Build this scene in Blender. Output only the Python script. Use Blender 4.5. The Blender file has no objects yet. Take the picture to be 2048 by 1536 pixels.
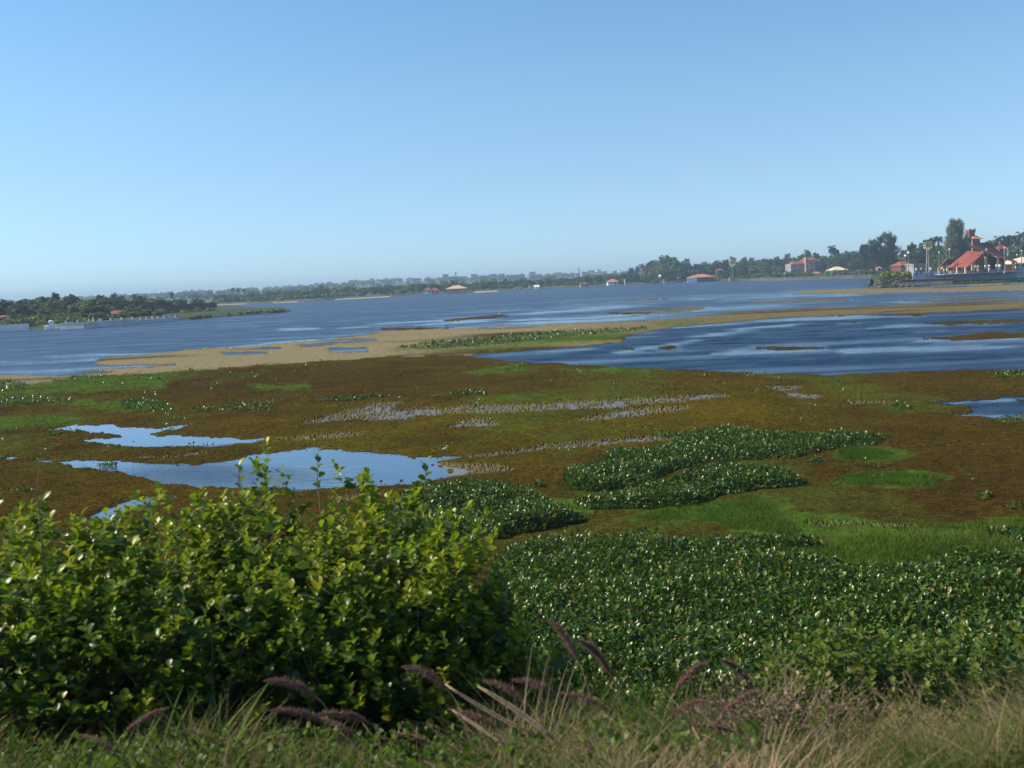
import bpy, math, random
import numpy as np
from mathutils import Vector, Matrix
random.seed(7)
RNG = np.random.default_rng(11)
scene = bpy.context.scene
COL = scene.collection
# ------------------------------------------------------------------ camera
H = 5.0                       # camera height above the lake
FPX = 1967.0                  # focal length in pixels of a 2048 wide frame
PITCH = math.radians(6.05)
ROLL = math.radians(2.65)
F_ = np.array([0, math.cos(PITCH), -math.sin(PITCH)])
R0 = np.array([1.0, 0, 0]); U0 = np.array([0, math.sin(PITCH), math.cos(PITCH)])
R_ = math.cos(ROLL)*R0 - math.sin(ROLL)*U0
U_ = math.sin(ROLL)*R0 + math.cos(ROLL)*U0
cam_d = bpy.data.cameras.new("camera")
cam = bpy.data.objects.new("camera", cam_d); COL.objects.link(cam)
cam_d.sensor_fit = 'HORIZONTAL'; cam_d.sensor_width = 36.0
cam_d.lens = 36.0*FPX/2048.0
cam_d.clip_start = 0.05; cam_d.clip_end = 9000
M = Matrix(((R_[0], U_[0], -F_[0], 0), (R_[1], U_[1], -F_[1], 0), (R_[2], U_[2], -F_[2], H), (0, 0, 0, 1)))
cam.matrix_world = M
cam_d.dof.use_dof = True
cam_d.dof.focus_distance = 70.0
cam_d.dof.aperture_fstop = 3.3
scene.camera = cam
# ------------------------------------------------------------------ sky and sun
SUN_EL = math.radians(37); SUN_AZ = math.radians(-84)      # azimuth from +Y towards +X
w = bpy.data.worlds.new("World"); scene.world = w; w.use_nodes = True
nt = w.node_tree; bg = nt.nodes['Background']
sky = nt.nodes.new('ShaderNodeTexSky'); sky.sky_type = 'NISHITA'; sky.sun_disc = False
sky.sun_elevation = SUN_EL; sky.sun_rotation = SUN_AZ % (2*math.pi)
sky.altitude = 0; sky.air_density = 1.0; sky.dust_density = 0.1; sky.ozone_density = 2.2
# clearer, bluer air than the model's default: tint by height above the horizon
tcn = nt.nodes.new('ShaderNodeTexCoord'); sp_ = nt.nodes.new('ShaderNodeSeparateXYZ'); nt.links.new(tcn.outputs['Generated'], sp_.inputs[0])
rmp = nt.nodes.new('ShaderNodeValToRGB'); nt.links.new(sp_.outputs[2], rmp.inputs[0])
for _ in range(3): rmp.color_ramp.elements.new(.5)
for e_, (p_, c_) in zip(rmp.color_ramp.elements, [(0.0, (.43, .66, 1.0)), (.04, (.48, .67, .98)), (.10, (.59, .715, .87)), (.177, (.67, .81, .885)), (.26, (.665, .85, .93))]): e_.position = p_; e_.color = (*c_, 1)
mul = nt.nodes.new('ShaderNodeMix'); mul.data_type = 'RGBA'; mul.blend_type = 'MULTIPLY'; mul.inputs[0].default_value = 1.0
nt.links.new(sky.outputs[0], mul.inputs[6]); nt.links.new(rmp.outputs[0], mul.inputs[7])
nt.links.new(mul.outputs[2], bg.inputs[0]); bg.inputs[1].default_value = 0.125
sd = bpy.data.lights.new("sun", 'SUN'); sd.energy = 4.8; sd.angle = math.radians(0.5); sd.color = (1.0, 0.89, 0.72)
sun = bpy.data.objects.new("sun", sd); COL.objects.link(sun)
sv = Vector((math.sin(SUN_AZ)*math.cos(SUN_EL), math.cos(SUN_AZ)*math.cos(SUN_EL), math.sin(SUN_EL)))
sun.rotation_euler = sv.to_track_quat('Z', 'Y').to_euler()
scene.view_settings.view_transform = 'Standard'; scene.view_settings.look = 'None'
scene.view_settings.exposure = 0.48; scene.view_settings.gamma = 1.0
scene.render.engine = 'CYCLES'
scene.cycles.volume_bounces = 0
scene.cycles.max_bounces = 6

# ------------------------------------------------------------------ projection helpers
def ray(px, py):
    px = np.asarray(px, float); py = np.asarray(py, float)
    u = (px-1024)/FPX; v = (768-py)/FPX
    return F_ + u[..., None]*R_ + v[..., None]*U_
def ground(px, py, z=0.0):
    d = ray(px, py); t = (z-H)/np.minimum(d[..., 2], -1e-5)
    return np.stack([d[..., 0]*t, d[..., 1]*t, np.full_like(t, z)], -1)
def atY(px, py, Y):
    d = ray(px, py); t = Y/d[..., 1]
    return np.array([float(d[0]*t), float(Y), float(H+d[2]*t)])
def project(P):
    q = P - np.array([0, 0, H]); zc = q@F_
    return 1024+FPX*(q@R_)/zc, 768-FPX*(q@U_)/zc
def hz(px):
    return 560-math.tan(ROLL)*(px-1024)
# ------------------------------------------------------------------ noise
def _hash(ix, iy, s):
    h = (ix.astype(np.int64)*374761393 + iy.astype(np.int64)*668265263 + s*1442695041) & 0x7fffffff
    h = ((h ^ (h >> 13))*1274126177) & 0x7fffffff
    return ((h ^ (h >> 16)) & 0xffff)/65535.0
def vnoise(x, y, s=0):
    ix = np.floor(x); iy = np.floor(y); fx = x-ix; fy = y-iy
    fx = fx*fx*(3-2*fx); fy = fy*fy*(3-2*fy)
    a = _hash(ix, iy, s); b = _hash(ix+1, iy, s); c = _hash(ix, iy+1, s); d = _hash(ix+1, iy+1, s)
    return (a*(1-fx)+b*fx)*(1-fy)+(c*(1-fx)+d*fx)*fy
def fbm(x, y, s=0, o=4):
    r = 0; a = .5; t = 0
    for k in range(o):
        r = r+a*vnoise(x*2**k+17*k, y*2**k+31*k, s+k); t += a; a *= .5
    return r/t
# ------------------------------------------------------------------ mesh helpers
def new_obj(name, me, mat=None, parent=None):
    o = bpy.data.objects.new(name, me); COL.objects.link(o)
    if mat: me.materials.append(mat)
    if parent: o.parent = parent
    return o
def npmesh(name, V, Fc, smooth=False, attrs=None):
    """V (N,3); Fc (M,k) array"""
    me = bpy.data.meshes.new(name)
    V = np.ascontiguousarray(V, np.float32); Fc = np.ascontiguousarray(Fc, np.int32)
    n, k = Fc.shape
    me.vertices.add(len(V)); me.vertices.foreach_set('co', V.ravel())
    me.loops.add(n*k); me.loops.foreach_set('vertex_index', Fc.ravel())
    me.polygons.add(n)
    me.polygons.foreach_set('loop_start', np.arange(0, n*k, k, dtype=np.int32))
    if smooth: me.polygons.foreach_set('use_smooth', np.ones(n, bool))
    for an, av in (attrs or {}).items():
        a = me.attributes.new(an, 'FLOAT', 'POINT'); a.data.foreach_set('value', np.ascontiguousarray(av, np.float32))
    me.update(calc_edges=True)
    return me
def tag(o, label=None, cat=None, group=None, kind=None):
    if label: o['label'] = label
    if cat: o['category'] = cat
    if group: o['group'] = group
    if kind: o['kind'] = kind
    return o
def thing(name, label, cat, loc=(0, 0, 0), rz=0, group=None):
    o = bpy.data.objects.new(name, None); COL.objects.link(o)
    o.location = loc; o.rotation_euler = (0, 0, rz); o.empty_display_size = .3
    return tag(o, label, cat, group)
def copy_tree(o, parent=None):
    c = o.copy(); COL.objects.link(c)
    if parent: c.parent = parent
    for ch in list(o.children): copy_tree(ch, c)
    return c
class MB:
    """collects polygons of a few kinds and builds one mesh"""
    def __init__(s): s.v = []; s.f = []; s.t = []
    def add(s, V, Fs, tint=0.5):
        b = len(s.v); s.v += [tuple(map(float, p)) for p in V]; s.f += [tuple(i+b for i in f) for f in Fs]
        s.t += [tint]*len(V)
    def box(s, c, d, rz=0, tint=.5):
        cx, cy, cz = c; dx, dy, dz = d[0]/2, d[1]/2, d[2]/2; ca, sa = math.cos(rz), math.sin(rz)
        V = []
        for z in (-dz, dz):
            for x, y in ((-dx, -dy), (dx, -dy), (dx, dy), (-dx, dy)):
                V.append((cx+x*ca-y*sa, cy+x*sa+y*ca, cz+z))
        s.add(V, [(3, 2, 1, 0), (4, 5, 6, 7), (0, 1, 5, 4), (1, 2, 6, 5), (2, 3, 7, 6), (3, 0, 4, 7)], tint)
    def tube(s, pts, rad, n=7, tint=.5):
        pts = [Vector(p) for p in pts]; rings = []
        V = []; Fs = []
        for i, p in enumerate(pts):
            d = (pts[min(i+1, len(pts)-1)]-pts[max(i-1, 0)]).normalized()
            a = d.orthogonal().normalized() if i == 0 else (a - d*a.dot(d)).normalized()
            b = d.cross(a); r = rad[i] if hasattr(rad, '__len__') else rad
            for k in range(n):
                t = 2*math.pi*k/n; V.append(p+(a*math.cos(t)+b*math.sin(t))*r)
        for i in range(len(pts)-1):
            for k in range(n):
                Fs.append((i*n+k, i*n+(k+1) % n, (i+1)*n+(k+1) % n, (i+1)*n+k))
        Fs.append(tuple(range(n))[::-1]); Fs.append(tuple(range((len(pts)-1)*n, len(pts)*n)))
        s.add(V, Fs, tint)
    def slab(s, quad, th, tint=.5):
        """a polygon given as 3D points, thickened downwards along its normal"""
        q = [Vector(p) for p in quad]; n = (q[1]-q[0]).cross(q[2]-q[0]).normalized()
        if n.z < 0: n = -n; q = q[::-1]
        k = len(q); lo = [p-n*th for p in q]
        s.add(q+lo, [tuple(range(k)), tuple(range(k, 2*k))[::-1]]+[(i, i+k, (i+1) % k+k, (i+1) % k) for i in range(k)], tint)
    def build(s, name, mat, parent=None, smooth=False):
        me = bpy.data.meshes.new(name); me.from_pydata(s.v, [], s.f); 
        a = me.attributes.new('tint', 'FLOAT', 'POINT'); a.data.foreach_set('value', s.t)
        if smooth:
            me.polygons.foreach_set('use_smooth', [True]*len(me.polygons))
        me.update()
        return new_obj(name, me, mat, parent)
# ------------------------------------------------------------------ materials
def rgb(r, g, b): return (r, g, b, 1)
def base_nodes(name):
    m = bpy.data.materials.new(name); m.use_nodes = True; t = m.node_tree
    return m, t, t.nodes['Principled BSDF'], t.nodes.new, t.links.new
def ramp(t, stops):
    r = t.nodes.new('ShaderNodeValToRGB'); e = r.color_ramp.elements
    while len(e) < len(stops): e.new(.5)
    for k, (p, c) in enumerate(stops): e[k].position = p; e[k].color = c if len(c) == 4 else (*c, 1)
    return r
def noise(t, scale, detail=4, vec=None, rough=.55):
    n = t.nodes.new('ShaderNodeTexNoise'); n.inputs['Scale'].default_value = scale; n.inputs['Detail'].default_value = detail
    n.inputs['Roughness'].default_value = rough
    if vec is None:
        g = t.nodes.new('ShaderNodeNewGeometry'); vec = g.outputs['Position']
    t.links.new(vec, n.inputs['Vector']); return n
def attr(t, name):
    a = t.nodes.new('ShaderNodeAttribute'); a.attribute_name = name; return a.outputs['Fac']
def math_(t, op, a, b=None, clamp=False):
    n = t.nodes.new('ShaderNodeMath'); n.operation = op; n.use_clamp = clamp
    for i, x in enumerate((a, b)):
        if x is None: continue
        if isinstance(x, (int, float)): n.inputs[i].default_value = x
        else: t.links.new(x, n.inputs[i])
    return n.outputs[0]
def mixc(t, f, a, b):
    n = t.nodes.new('ShaderNodeMix'); n.data_type = 'RGBA'
    for i, x in ((0, f), (6, a), (7, b)):
        if isinstance(x, (int, float)): n.inputs[i].default_value = x
        elif isinstance(x, tuple): n.inputs[i].default_value = x if len(x) == 4 else (*x, 1)
        else: t.links.new(x, n.inputs[i])
    return n.outputs[2]
def plain(name, c, rough=.8, var=.25, scale=3.0, bump=.2, metallic=0, spec=.3):
    m, t, p, N, L = base_nodes(name)
    n = noise(t, scale, 5)
    lo = tuple(x*(1-var) for x in c); hi = tuple(min(1, x*(1+var)) for x in c)
    r = ramp(t, [(.3, lo), (.7, hi)]); L(n.outputs[0], r.inputs[0]); L(r.outputs[0], p.inputs['Base Color'])
    p.inputs['Roughness'].default_value = rough; p.inputs['Metallic'].default_value = metallic
    p.inputs['Specular IOR Level'].default_value = spec
    if bump:
        b = N('ShaderNodeBump'); b.inputs['Strength'].default_value = bump; b.inputs['Distance'].default_value = .05
        L(n.outputs[0], b.inputs['Height']); L(b.outputs[0], p.inputs['Normal'])
    return m
def foliage(name, stops, trans=.3, rough=.5, spec=.4, nscale=None, objvar=0.0):
    """leaf material: colour by the per leaf tint, with light passing through"""
    m, t, p, N, L = base_nodes(name)
    f = attr(t, 'tint')
    if objvar:
        oi = N('ShaderNodeObjectInfo'); f = math_(t, 'ADD', f, math_(t, 'MULTIPLY', math_(t, 'SUBTRACT', oi.outputs['Random'], .5), objvar))
    r = ramp(t, stops); L(f, r.inputs[0])
    L(r.outputs[0], p.inputs['Base Color'])
    p.inputs['Roughness'].default_value = rough; p.inputs['Specular IOR Level'].default_value = spec
    tr = N('ShaderNodeBsdfTranslucent'); mx = N('ShaderNodeMixShader'); mx.inputs[0].default_value = trans
    tc = mixc(t, .5, r.outputs[0], (.17, .27, .005))
    L(tc, tr.inputs[0]); L(p.outputs[0], mx.inputs[1]); L(tr.outputs[0], mx.inputs[2])
    L(mx.outputs[0], t.nodes['Material Output'].inputs[0])
    return m
MAT = {}
MAT['leaf_dark'] = foliage('leaf_dark', [(0, (.024, .044, .012)), (.5, (.055, .095, .026)), (1, (.10, .145, .04))], .2, .6, .25, objvar=.5)
MAT['leaf_mid'] = foliage('leaf_mid', [(0, (.045, .07, .02)), (.5, (.095, .135, .038)), (1, (.16, .20, .06))], .2, .6, .25, objvar=.5)
MAT['leaf_light'] = foliage('leaf_light', [(0, (.10, .115, .025)), (.5, (.18, .20, .045)), (1, (.27, .27, .07))], .25, .6, .25, objvar=.4)
MAT['needle'] = foliage('needle', [(0, (.014, .026, .018)), (.5, (.03, .052, .034)), (1, (.06, .085, .05))], .1, .7, .2, objvar=.3)
MAT['needle_pale'] = foliage('needle_pale', [(0, (.08, .095, .06)), (.5, (.15, .17, .10)), (1, (.22, .24, .14))], .12, .7, .2)
MAT['palm'] = foliage('palm', [(0, (.02, .035, .012)), (.5, (.045, .065, .02)), (1, (.09, .1, .035))], .2, .5, .3, objvar=.4)
MAT['bark'] = plain('bark', (.11, .085, .06), .9, .35, 12)
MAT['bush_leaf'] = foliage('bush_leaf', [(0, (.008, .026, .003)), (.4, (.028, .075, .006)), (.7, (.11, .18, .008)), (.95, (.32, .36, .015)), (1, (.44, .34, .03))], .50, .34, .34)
MAT['shrub_leaf'] = foliage('shrub_leaf', [(0, (.02, .05, .006)), (.5, (.055, .115, .012)), (1, (.17, .20, .03))], .35, .45, .2)
MAT['hyacinth'] = foliage('hyacinth', [(0, (.014, .036, .004)), (.5, (.044, .10, .009)), (.88, (.12, .18, .018)), (1, (.26, .19, .06))], .25, .26, .3)
MAT['grass'] = foliage('grass', [(0, (.035, .08, .008)), (.5, (.075, .16, .014)), (1, (.20, .23, .035))], .35, .6, .1)
MAT['grass_yellow'] = foliage('grass_yellow', [(0, (.08, .10, .02)), (.5, (.15, .18, .03)), (1, (.24, .24, .07))], .3, .5, .3)
MAT['bank_grass'] = foliage('bank_grass', [(0, (.035, .08, .01)), (.3, (.075, .13, .02)), (.55, (.15, .14, .05)), (.8, (.30, .21, .12)), (1, (.42, .30, .20))], .3, .7, .08)
MAT['crumb'] = foliage('crumb', [(0, (.014, .009, .002)), (.5, (.066, .040, .009)), (.85, (.13, .085, .012)), (1, (.22, .17, .05))], .1, .9, 0)
MAT['plume'] = foliage('plume', [(0, (.18, .08, .08)), (.5, (.36, .17, .17)), (1, (.52, .34, .28))], .3, .7, .2)
MAT['dry'] = plain('dry', (.40, .29, .17), .75, .3, 14)
MAT['twig'] = plain('twig', (.16, .12, .085), .9, .35, 20)
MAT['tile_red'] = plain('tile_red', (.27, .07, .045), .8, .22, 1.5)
MAT['tile_orange'] = plain('tile_orange', (.50, .20, .10), .8, .18, 1.2)
MAT['tile_pale'] = plain('tile_pale', (.66, .42, .22), .8, .15, 1.2)
MAT['tile_shaded'] = plain('tile_shaded', (.10, .035, .025), .85, .3, 1.5)  # red tile darkened; shade on the sun-averted roof slope is in the colour
MAT['tile_cream'] = plain('tile_cream', (.75, .62, .42), .8, .12, 1.2)
MAT['roof_grey'] = plain('roof_grey', (.22, .19, .16), .85, .25, .8)
MAT['white'] = plain('white', (.72, .72, .70), .7, .12, .8, .05)
MAT['cream'] = plain('cream', (.62, .52, .34), .8, .12, .8, .05)
MAT['ochre'] = plain('ochre', (.42, .25, .06), .8, .2, 1, .05)
MAT['pillar'] = plain('pillar', (.68, .52, .26), .7, .1, 1, .05)
MAT['pinkwall'] = plain('pinkwall', (.50, .32, .24), .8, .15, .8, .05)
MAT['greywall'] = plain('greywall', (.27, .26, .25), .85, .2, .7, .1)
MAT['brownwall'] = plain('brownwall', (.13, .065, .045), .85, .25, .8, .1)
MAT['concrete'] = plain('concrete', (.36, .35, .35), .85, .22, .6, .1)
MAT['quay'] = plain('quay', (.48, .48, .50), .85, .2, .5, .1)
MAT['bluewall'] = plain('bluewall', (.42, .50, .62), .7, .25, .35, .1)
MAT['darkwall'] = plain('darkwall', (.09, .085, .085), .9, .3, .5, .3)
MAT['rock'] = plain('rock', (.10, .10, .10), .9, .4, 1.0, .6)
MAT['glass'] = plain('glass', (.03, .035, .04), .15, .2, 2, 0, 0, .6)
MAT['metal'] = plain('metal', (.30, .30, .29), .5, .1, 2, 0, .3)
MAT['rust'] = plain('rust', (.30, .17, .12), .8, .3, 2)
MAT['blade_cream'] = plain('blade_cream', (.80, .66, .36), .6, .1, 2, 0)
MAT['thatch'] = plain('thatch', (.42, .38, .30), .95, .2, 3)
MAT['redpaint'] = plain('redpaint', (.34, .09, .06), .6, .15, 2, 0)
MAT['black'] = plain('black', (.02, .02, .025), .7, .2, 3, 0)
MAT['skin'] = plain('skin', (.28, .15, .09), .6, .1, 5, 0)
MAT['cloth_white'] = plain('cloth_white', (.78, .77, .74), .9, .08, 5, 0)
MAT['cloth_pink'] = plain('cloth_pink', (.65, .40, .33), .9, .08, 5, 0)
MAT['cloth_dark'] = plain('cloth_dark', (.05, .06, .09), .9, .2, 5, 0)
MAT['cloth_blue'] = plain('cloth_blue', (.12, .2, .4), .9, .15, 5, 0)
MAT['lamp_white'] = plain('lamp_white', (.85, .85, .85), .4, .03, 2, 0)

def water_material():
    m, t, p, N, L = base_nodes('lake_water')
    calm = attr(t, 'calm'); deep = attr(t, 'deep')
    geo = N('ShaderNodeNewGeometry')
    mp = N('ShaderNodeMapping'); mp.inputs['Scale'].default_value = (.9, 1.5, 1); mp.inputs['Rotation'].default_value = (0, 0, .5)
    L(geo.outputs['Position'], mp.inputs[0])
    n1 = noise(t, 2.2, 5, mp.outputs[0], .6); n2 = noise(t, .28, 4, mp.outputs[0], .6)
    h = math_(t, 'ADD', n1.outputs[0], math_(t, 'MULTIPLY', n2.outputs[0], 1.6))
    wav = math_(t, 'SUBTRACT', 1.0, calm, True)
    b = N('ShaderNodeBump'); b.inputs['Distance'].default_value = .30
    L(math_(t, 'ADD', math_(t, 'MULTIPLY', wav, .75), .012), b.inputs['Strength']); L(h, b.inputs['Height'])
    gl = N('ShaderNodeBsdfGlossy'); L(b.outputs[0], gl.inputs['Normal'])
    L(math_(t, 'ADD', math_(t, 'MULTIPLY', wav, .16), .03), gl.inputs['Roughness'])
    gl.inputs['Color'].default_value = (.92, .96, 1, 1)
    df = N('ShaderNodeBsdfDiffuse')
    film = attr(t, 'film')       # thin grey scum lying on the shallowest water
    L(mixc(t, film, mixc(t, deep, (.036, .066, .118), (.013, .034, .078)), (.155, .15, .125)), df.inputs[0])
    fr = N('ShaderNodeFresnel'); fr.inputs[0].default_value = 1.33
    # a wind-roughened surface mirrors far less of the low sky than a calm one
    L(b.outputs[0], fr.inputs['Normal'])
    n3 = noise(t, .11, 5, mp.outputs[0], .7)
    mott = math_(t, 'MULTIPLY', math_(t, 'SUBTRACT', math_(t, 'ADD', math_(t, 'MULTIPLY', n2.outputs[0], .5), math_(t, 'ADD', math_(t, 'MULTIPLY', n3.outputs[0], .25), math_(t, 'MULTIPLY', n1.outputs[0], .25))), .5), 1.5)
    lim = math_(t, 'ADD', .20, mott)
    lim = math_(t, 'MAXIMUM', lim, .06)
    lim = math_(t, 'SUBTRACT', lim, math_(t, 'MULTIPLY', deep, .06))
    fw = math_(t, 'MINIMUM', fr.outputs[0], lim)
    fac = N('ShaderNodeMix'); fac.data_type = 'FLOAT'; L(calm, fac.inputs[0]); L(fw, fac.inputs[2])
    L(math_(t, 'MINIMUM', math_(t, 'ADD', fr.outputs[0], .12), .85), fac.inputs[3])
    mx = N('ShaderNodeMixShader'); L(math_(t, 'MULTIPLY', fac.outputs[0], math_(t, 'SUBTRACT', 1.0, math_(t, 'MULTIPLY', film, .6))), mx.inputs[0]); L(df.outputs[0], mx.inputs[1]); L(gl.outputs[0], mx.inputs[2])
    L(mx.outputs[0], t.nodes['Material Output'].inputs[0])
    return m
def weed_material():
    m, t, p, N, L = base_nodes('weed_mat')
    ol = attr(t, 'olive'); gr = attr(t, 'green'); tn = attr(t, 'tan')
    geo = N('ShaderNodeNewGeometry')
    n1 = noise(t, 7, 6, None, .7); n2 = noise(t, .7, 5, None, .65); n3 = noise(t, 30, 3, None, .7)
    f = math_(t, 'ADD', math_(t, 'MULTIPLY', n1.outputs[0], .6), math_(t, 'MULTIPLY', n3.outputs[0], .4))
    br = ramp(t, [(.36, (.013, .008, .002)), (.5, (.056, .034, .007)), (.64, (.118, .074, .016))]); L(f, br.inputs[0])
    ov = ramp(t, [(.36, (.028, .021, .001)), (.5, (.090, .068, .006)), (.64, (.165, .13, .014))]); L(f, ov.inputs[0])
    gg = ramp(t, [(.34, (.03, .055, .008)), (.5, (.06, .11, .014)), (.66, (.11, .16, .03))]); L(f, gg.inputs[0])
    tt = ramp(t, [(.34, (.13, .105, .055)), (.5, (.225, .185, .10)), (.66, (.32, .27, .155))]); L(f, tt.inputs[0])
    of = math_(t, 'ADD', ol, math_(t, 'MULTIPLY', math_(t, 'SUBTRACT', n2.outputs[0], .5), 1.2), True)
    c = mixc(t, of, br.outputs[0], ov.outputs[0])
    n4 = noise(t, .22, 5, None, .7); c = mixc(t, math_(t, 'MULTIPLY', ramp_f(t, n4, .42, .64), .6), c, (.030, .022, .007))
    gf = math_(t, 'MULTIPLY', gr, ramp_f(t, n2, .3, .5), True)
    c = mixc(t, gf, c, gg.outputs[0]); c = mixc(t, tn, c, tt.outputs[0])
    L(c, p.inputs['Base Color']); p.inputs['Roughness'].default_value = .9; p.inputs['Specular IOR Level'].default_value = 0
    b = N('ShaderNodeBump'); b.inputs['Strength'].default_value = .8; b.inputs['Distance'].default_value = .05
    L(f, b.inputs['Height']); L(b.outputs[0], p.inputs['Normal'])
    return m
def ramp_f(t, n, a, b):
    r = ramp(t, [(a, (0, 0, 0)), (b, (1, 1, 1))]); t.links.new(n.outputs[0], r.inputs[0]); return r.outputs[0]
MAT['water'] = water_material(); MAT['weed'] = weed_material()
def soil_material():
    m, t, p, N, L = base_nodes('shore_soil')
    n = noise(t, .05, 8, None, .7)
    r = ramp(t, [(.35, (.035, .05, .02)), (.5, (.06, .075, .028)), (.68, (.10, .10, .045)), (.82, (.3, .25, .16))])
    L(n.outputs[0], r.inputs[0]); L(r.outputs[0], p.inputs['Base Color']); p.inputs['Roughness'].default_value = .95
    return m
MAT['soil'] = soil_material()
MAT['bank_soil'] = plain('bank_soil', (.075, .055, .032), .95, .5, 3, .8)
MAT['sand'] = plain('sand', (.40, .32, .2), .95, .15, .5)
MAT['shore_grass'] = plain('shore_grass', (.03, .05, .010), .95, .4, .25, .5)

# ------------------------------------------------------------------ polygons traced from the shores (photo px -> lake plane)
def sdist(px, py, poly, ys=1.0):
    """signed distance, positive inside"""
    P = np.array(poly, float); n = len(P)
    d2 = np.full(px.shape, 1e12); ins = np.zeros(px.shape, bool)
    for i in range(n):
        x1, y1 = P[i]; x2, y2 = P[(i+1) % n]
        ex, ey = x2-x1, (y2-y1)*ys; wx = px-x1; wy = (py-y1)*ys
        tt = np.clip((wx*ex+wy*ey)/(ex*ex+ey*ey+1e-9), 0, 1)
        d2 = np.minimum(d2, (wx-ex*tt)**2+(wy-ey*tt)**2)
        c = (y1 > py) != (y2 > py)
        with np.errstate(divide='ignore', invalid='ignore'):
            xi = (x2-x1)*(py-y1)/(y2-y1+1e-12)+x1
        ins ^= c & (px < xi)
    return np.where(ins, 1, -1)*np.sqrt(d2)
WEED = [(-900, 812), (-200, 775), (65, 770), (150, 752), (325, 745), (500, 730), (640, 720), (750, 712), (900, 709), (925, 712), (1024, 722), (1174, 730), (1349, 739), (1524, 747), (1674, 751), (1799, 745), (1924, 740), (2048, 739), (2900, 720), (3400, 1700), (-1400, 1700)]
TAN = [(-900, 806), (-200, 764), (0, 750), (120, 752), (230, 744), (150, 741), (350, 731), (350, 728), (250, 731), (170, 729), (215, 716), (375, 701), (525, 689), (700, 674), (775, 661), (1020, 653), (1309, 641), (1439, 628), (1524, 622), (1749, 611), (2048, 602), (2700, 575), (2700, 598), (2048, 619), (1844, 626), (1574, 634), (1334, 656), (1250, 673), (1244, 684), (1150, 695), (1030, 703), (925, 711), (900, 711), (750, 714), (640, 722), (500, 732), (325, 747), (150, 752), (65, 774), (-200, 790), (-900, 828)]
POOLS = [
 [(112, 859), (145, 850), (230, 846), (240, 855), (320, 855), (380, 851), (350, 859), (300, 868), (350, 871), (430, 875), (540, 876), (500, 884), (430, 889), (300, 893), (235, 892), (200, 887), (165, 882), (200, 877), (260, 872), (200, 869), (165, 865)],
 [(80, 921), (235, 921), (300, 929), (400, 926), (480, 916), (540, 903), (620, 895), (690, 898), (740, 905), (830, 914), (930, 915), (870, 925), (905, 935), (945, 945), (900, 957), (830, 967), (760, 973), (680, 977), (400, 975), (330, 970), (300, 958), (230, 944), (150, 938), (130, 928)],
 [(300, 995), (260, 1000), (235, 1012), (190, 1030), (185, 1044), (215, 1042), (240, 1025), (280, 1012)],
 [(16, 914), (52, 911), (50, 918), (18, 919)],
 [(1854, 805), (1899, 802), (1949, 799), (2048, 796), (2300, 790), (2300, 835), (2048, 838), (1984, 838), (1954, 832), (1899, 832), (1949, 826), (1944, 812), (1899, 809)],
]
TANPOOLS = [
 [(440, 705), (520, 703), (530, 707), (460, 711)], [(660, 697), (745, 696), (740, 704), (670, 706)], [(445, 700), (560, 694), (560, 698)],
 [(600, 690), (760, 678), (760, 682), (610, 694)],
]
ISLES = [  # (poly, tan amount)
 [(1829, 646), (1900, 642), (2048, 639), (2200, 634), (2200, 640), (2048, 645), (1900, 650)],
 [(1845, 676), (1900, 672), (1960, 664), (2048, 663), (2200, 660), (2200, 672), (2048, 677), (1900, 681)],
 [(1715, 694), (1850, 690), (1974, 690), (1960, 696), (1760, 700)],
 [(1508, 695), (1570, 692), (1654, 694), (1640, 701), (1560, 701)],
 [(1248, 696), (1275, 694), (1280, 699), (1255, 700)], [(1315, 695), (1356, 691), (1354, 698), (1322, 699)],
 [(1675, 645), (1716, 642), (1712, 647)], [(1760, 631), (1848, 627), (1840, 633)],
 [(1440, 606), (1560, 600), (1700, 597), (1690, 602), (1560, 606)],
 [(1560, 584), (1650, 579), (1740, 577), (1870, 572), (2048, 566), (2500, 550), (2500, 566), (2048, 581), (1870, 585), (1740, 587), (1650, 587)],
 [(1800, 602), (1880, 597), (2048, 592), (2300, 586), (2300, 592), (2048, 597), (1880, 604)],
 [(1130, 607), (1330, 596), (1340, 599), (1200, 608)], [(880, 640), (1010, 630), (1020, 634), (900, 643)],
 [(755, 657), (900, 651), (900, 656), (760, 661)], [(1200, 628), (1420, 613), (1400, 620), (1260, 630)],
]
SPARSE = [
 [(600, 848), (660, 828), (740, 808), (805, 804), (780, 820), (1000, 810), (1240, 800), (1462, 788), (1460, 797), (1300, 812), (1060, 824), (900, 830), (740, 840)],
 [(1145, 842), (1250, 820), (1380, 812), (1390, 820), (1300, 830), (1180, 844)], [(895, 856), (960, 838), (1010, 842), (1005, 852)],
 [(1530, 774), (1605, 772), (1600, 779), (1540, 779)], [(1565, 786), (1640, 791), (1635, 798), (1570, 795)],
 [(1690, 802), (1785, 804), (1780, 811), (1700, 809)],
 [(930, 914), (1100, 896), (1280, 878), (1420, 861), (1505, 856), (1500, 862), (1300, 886), (1100, 904), (940, 919)],
 [(535, 877), (620, 872), (705, 863), (715, 870), (600, 885)], [(880, 930), (1010, 930), (1040, 940), (960, 954), (920, 956)],
 [(640, 996), (760, 985), (760, 992), (660, 1004)], [(1600, 1047), (1840, 1048), (1840, 1052), (1600, 1053)],
 [(250, 920), (330, 910), (400, 902), (410, 905), (330, 915)],
]
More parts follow.
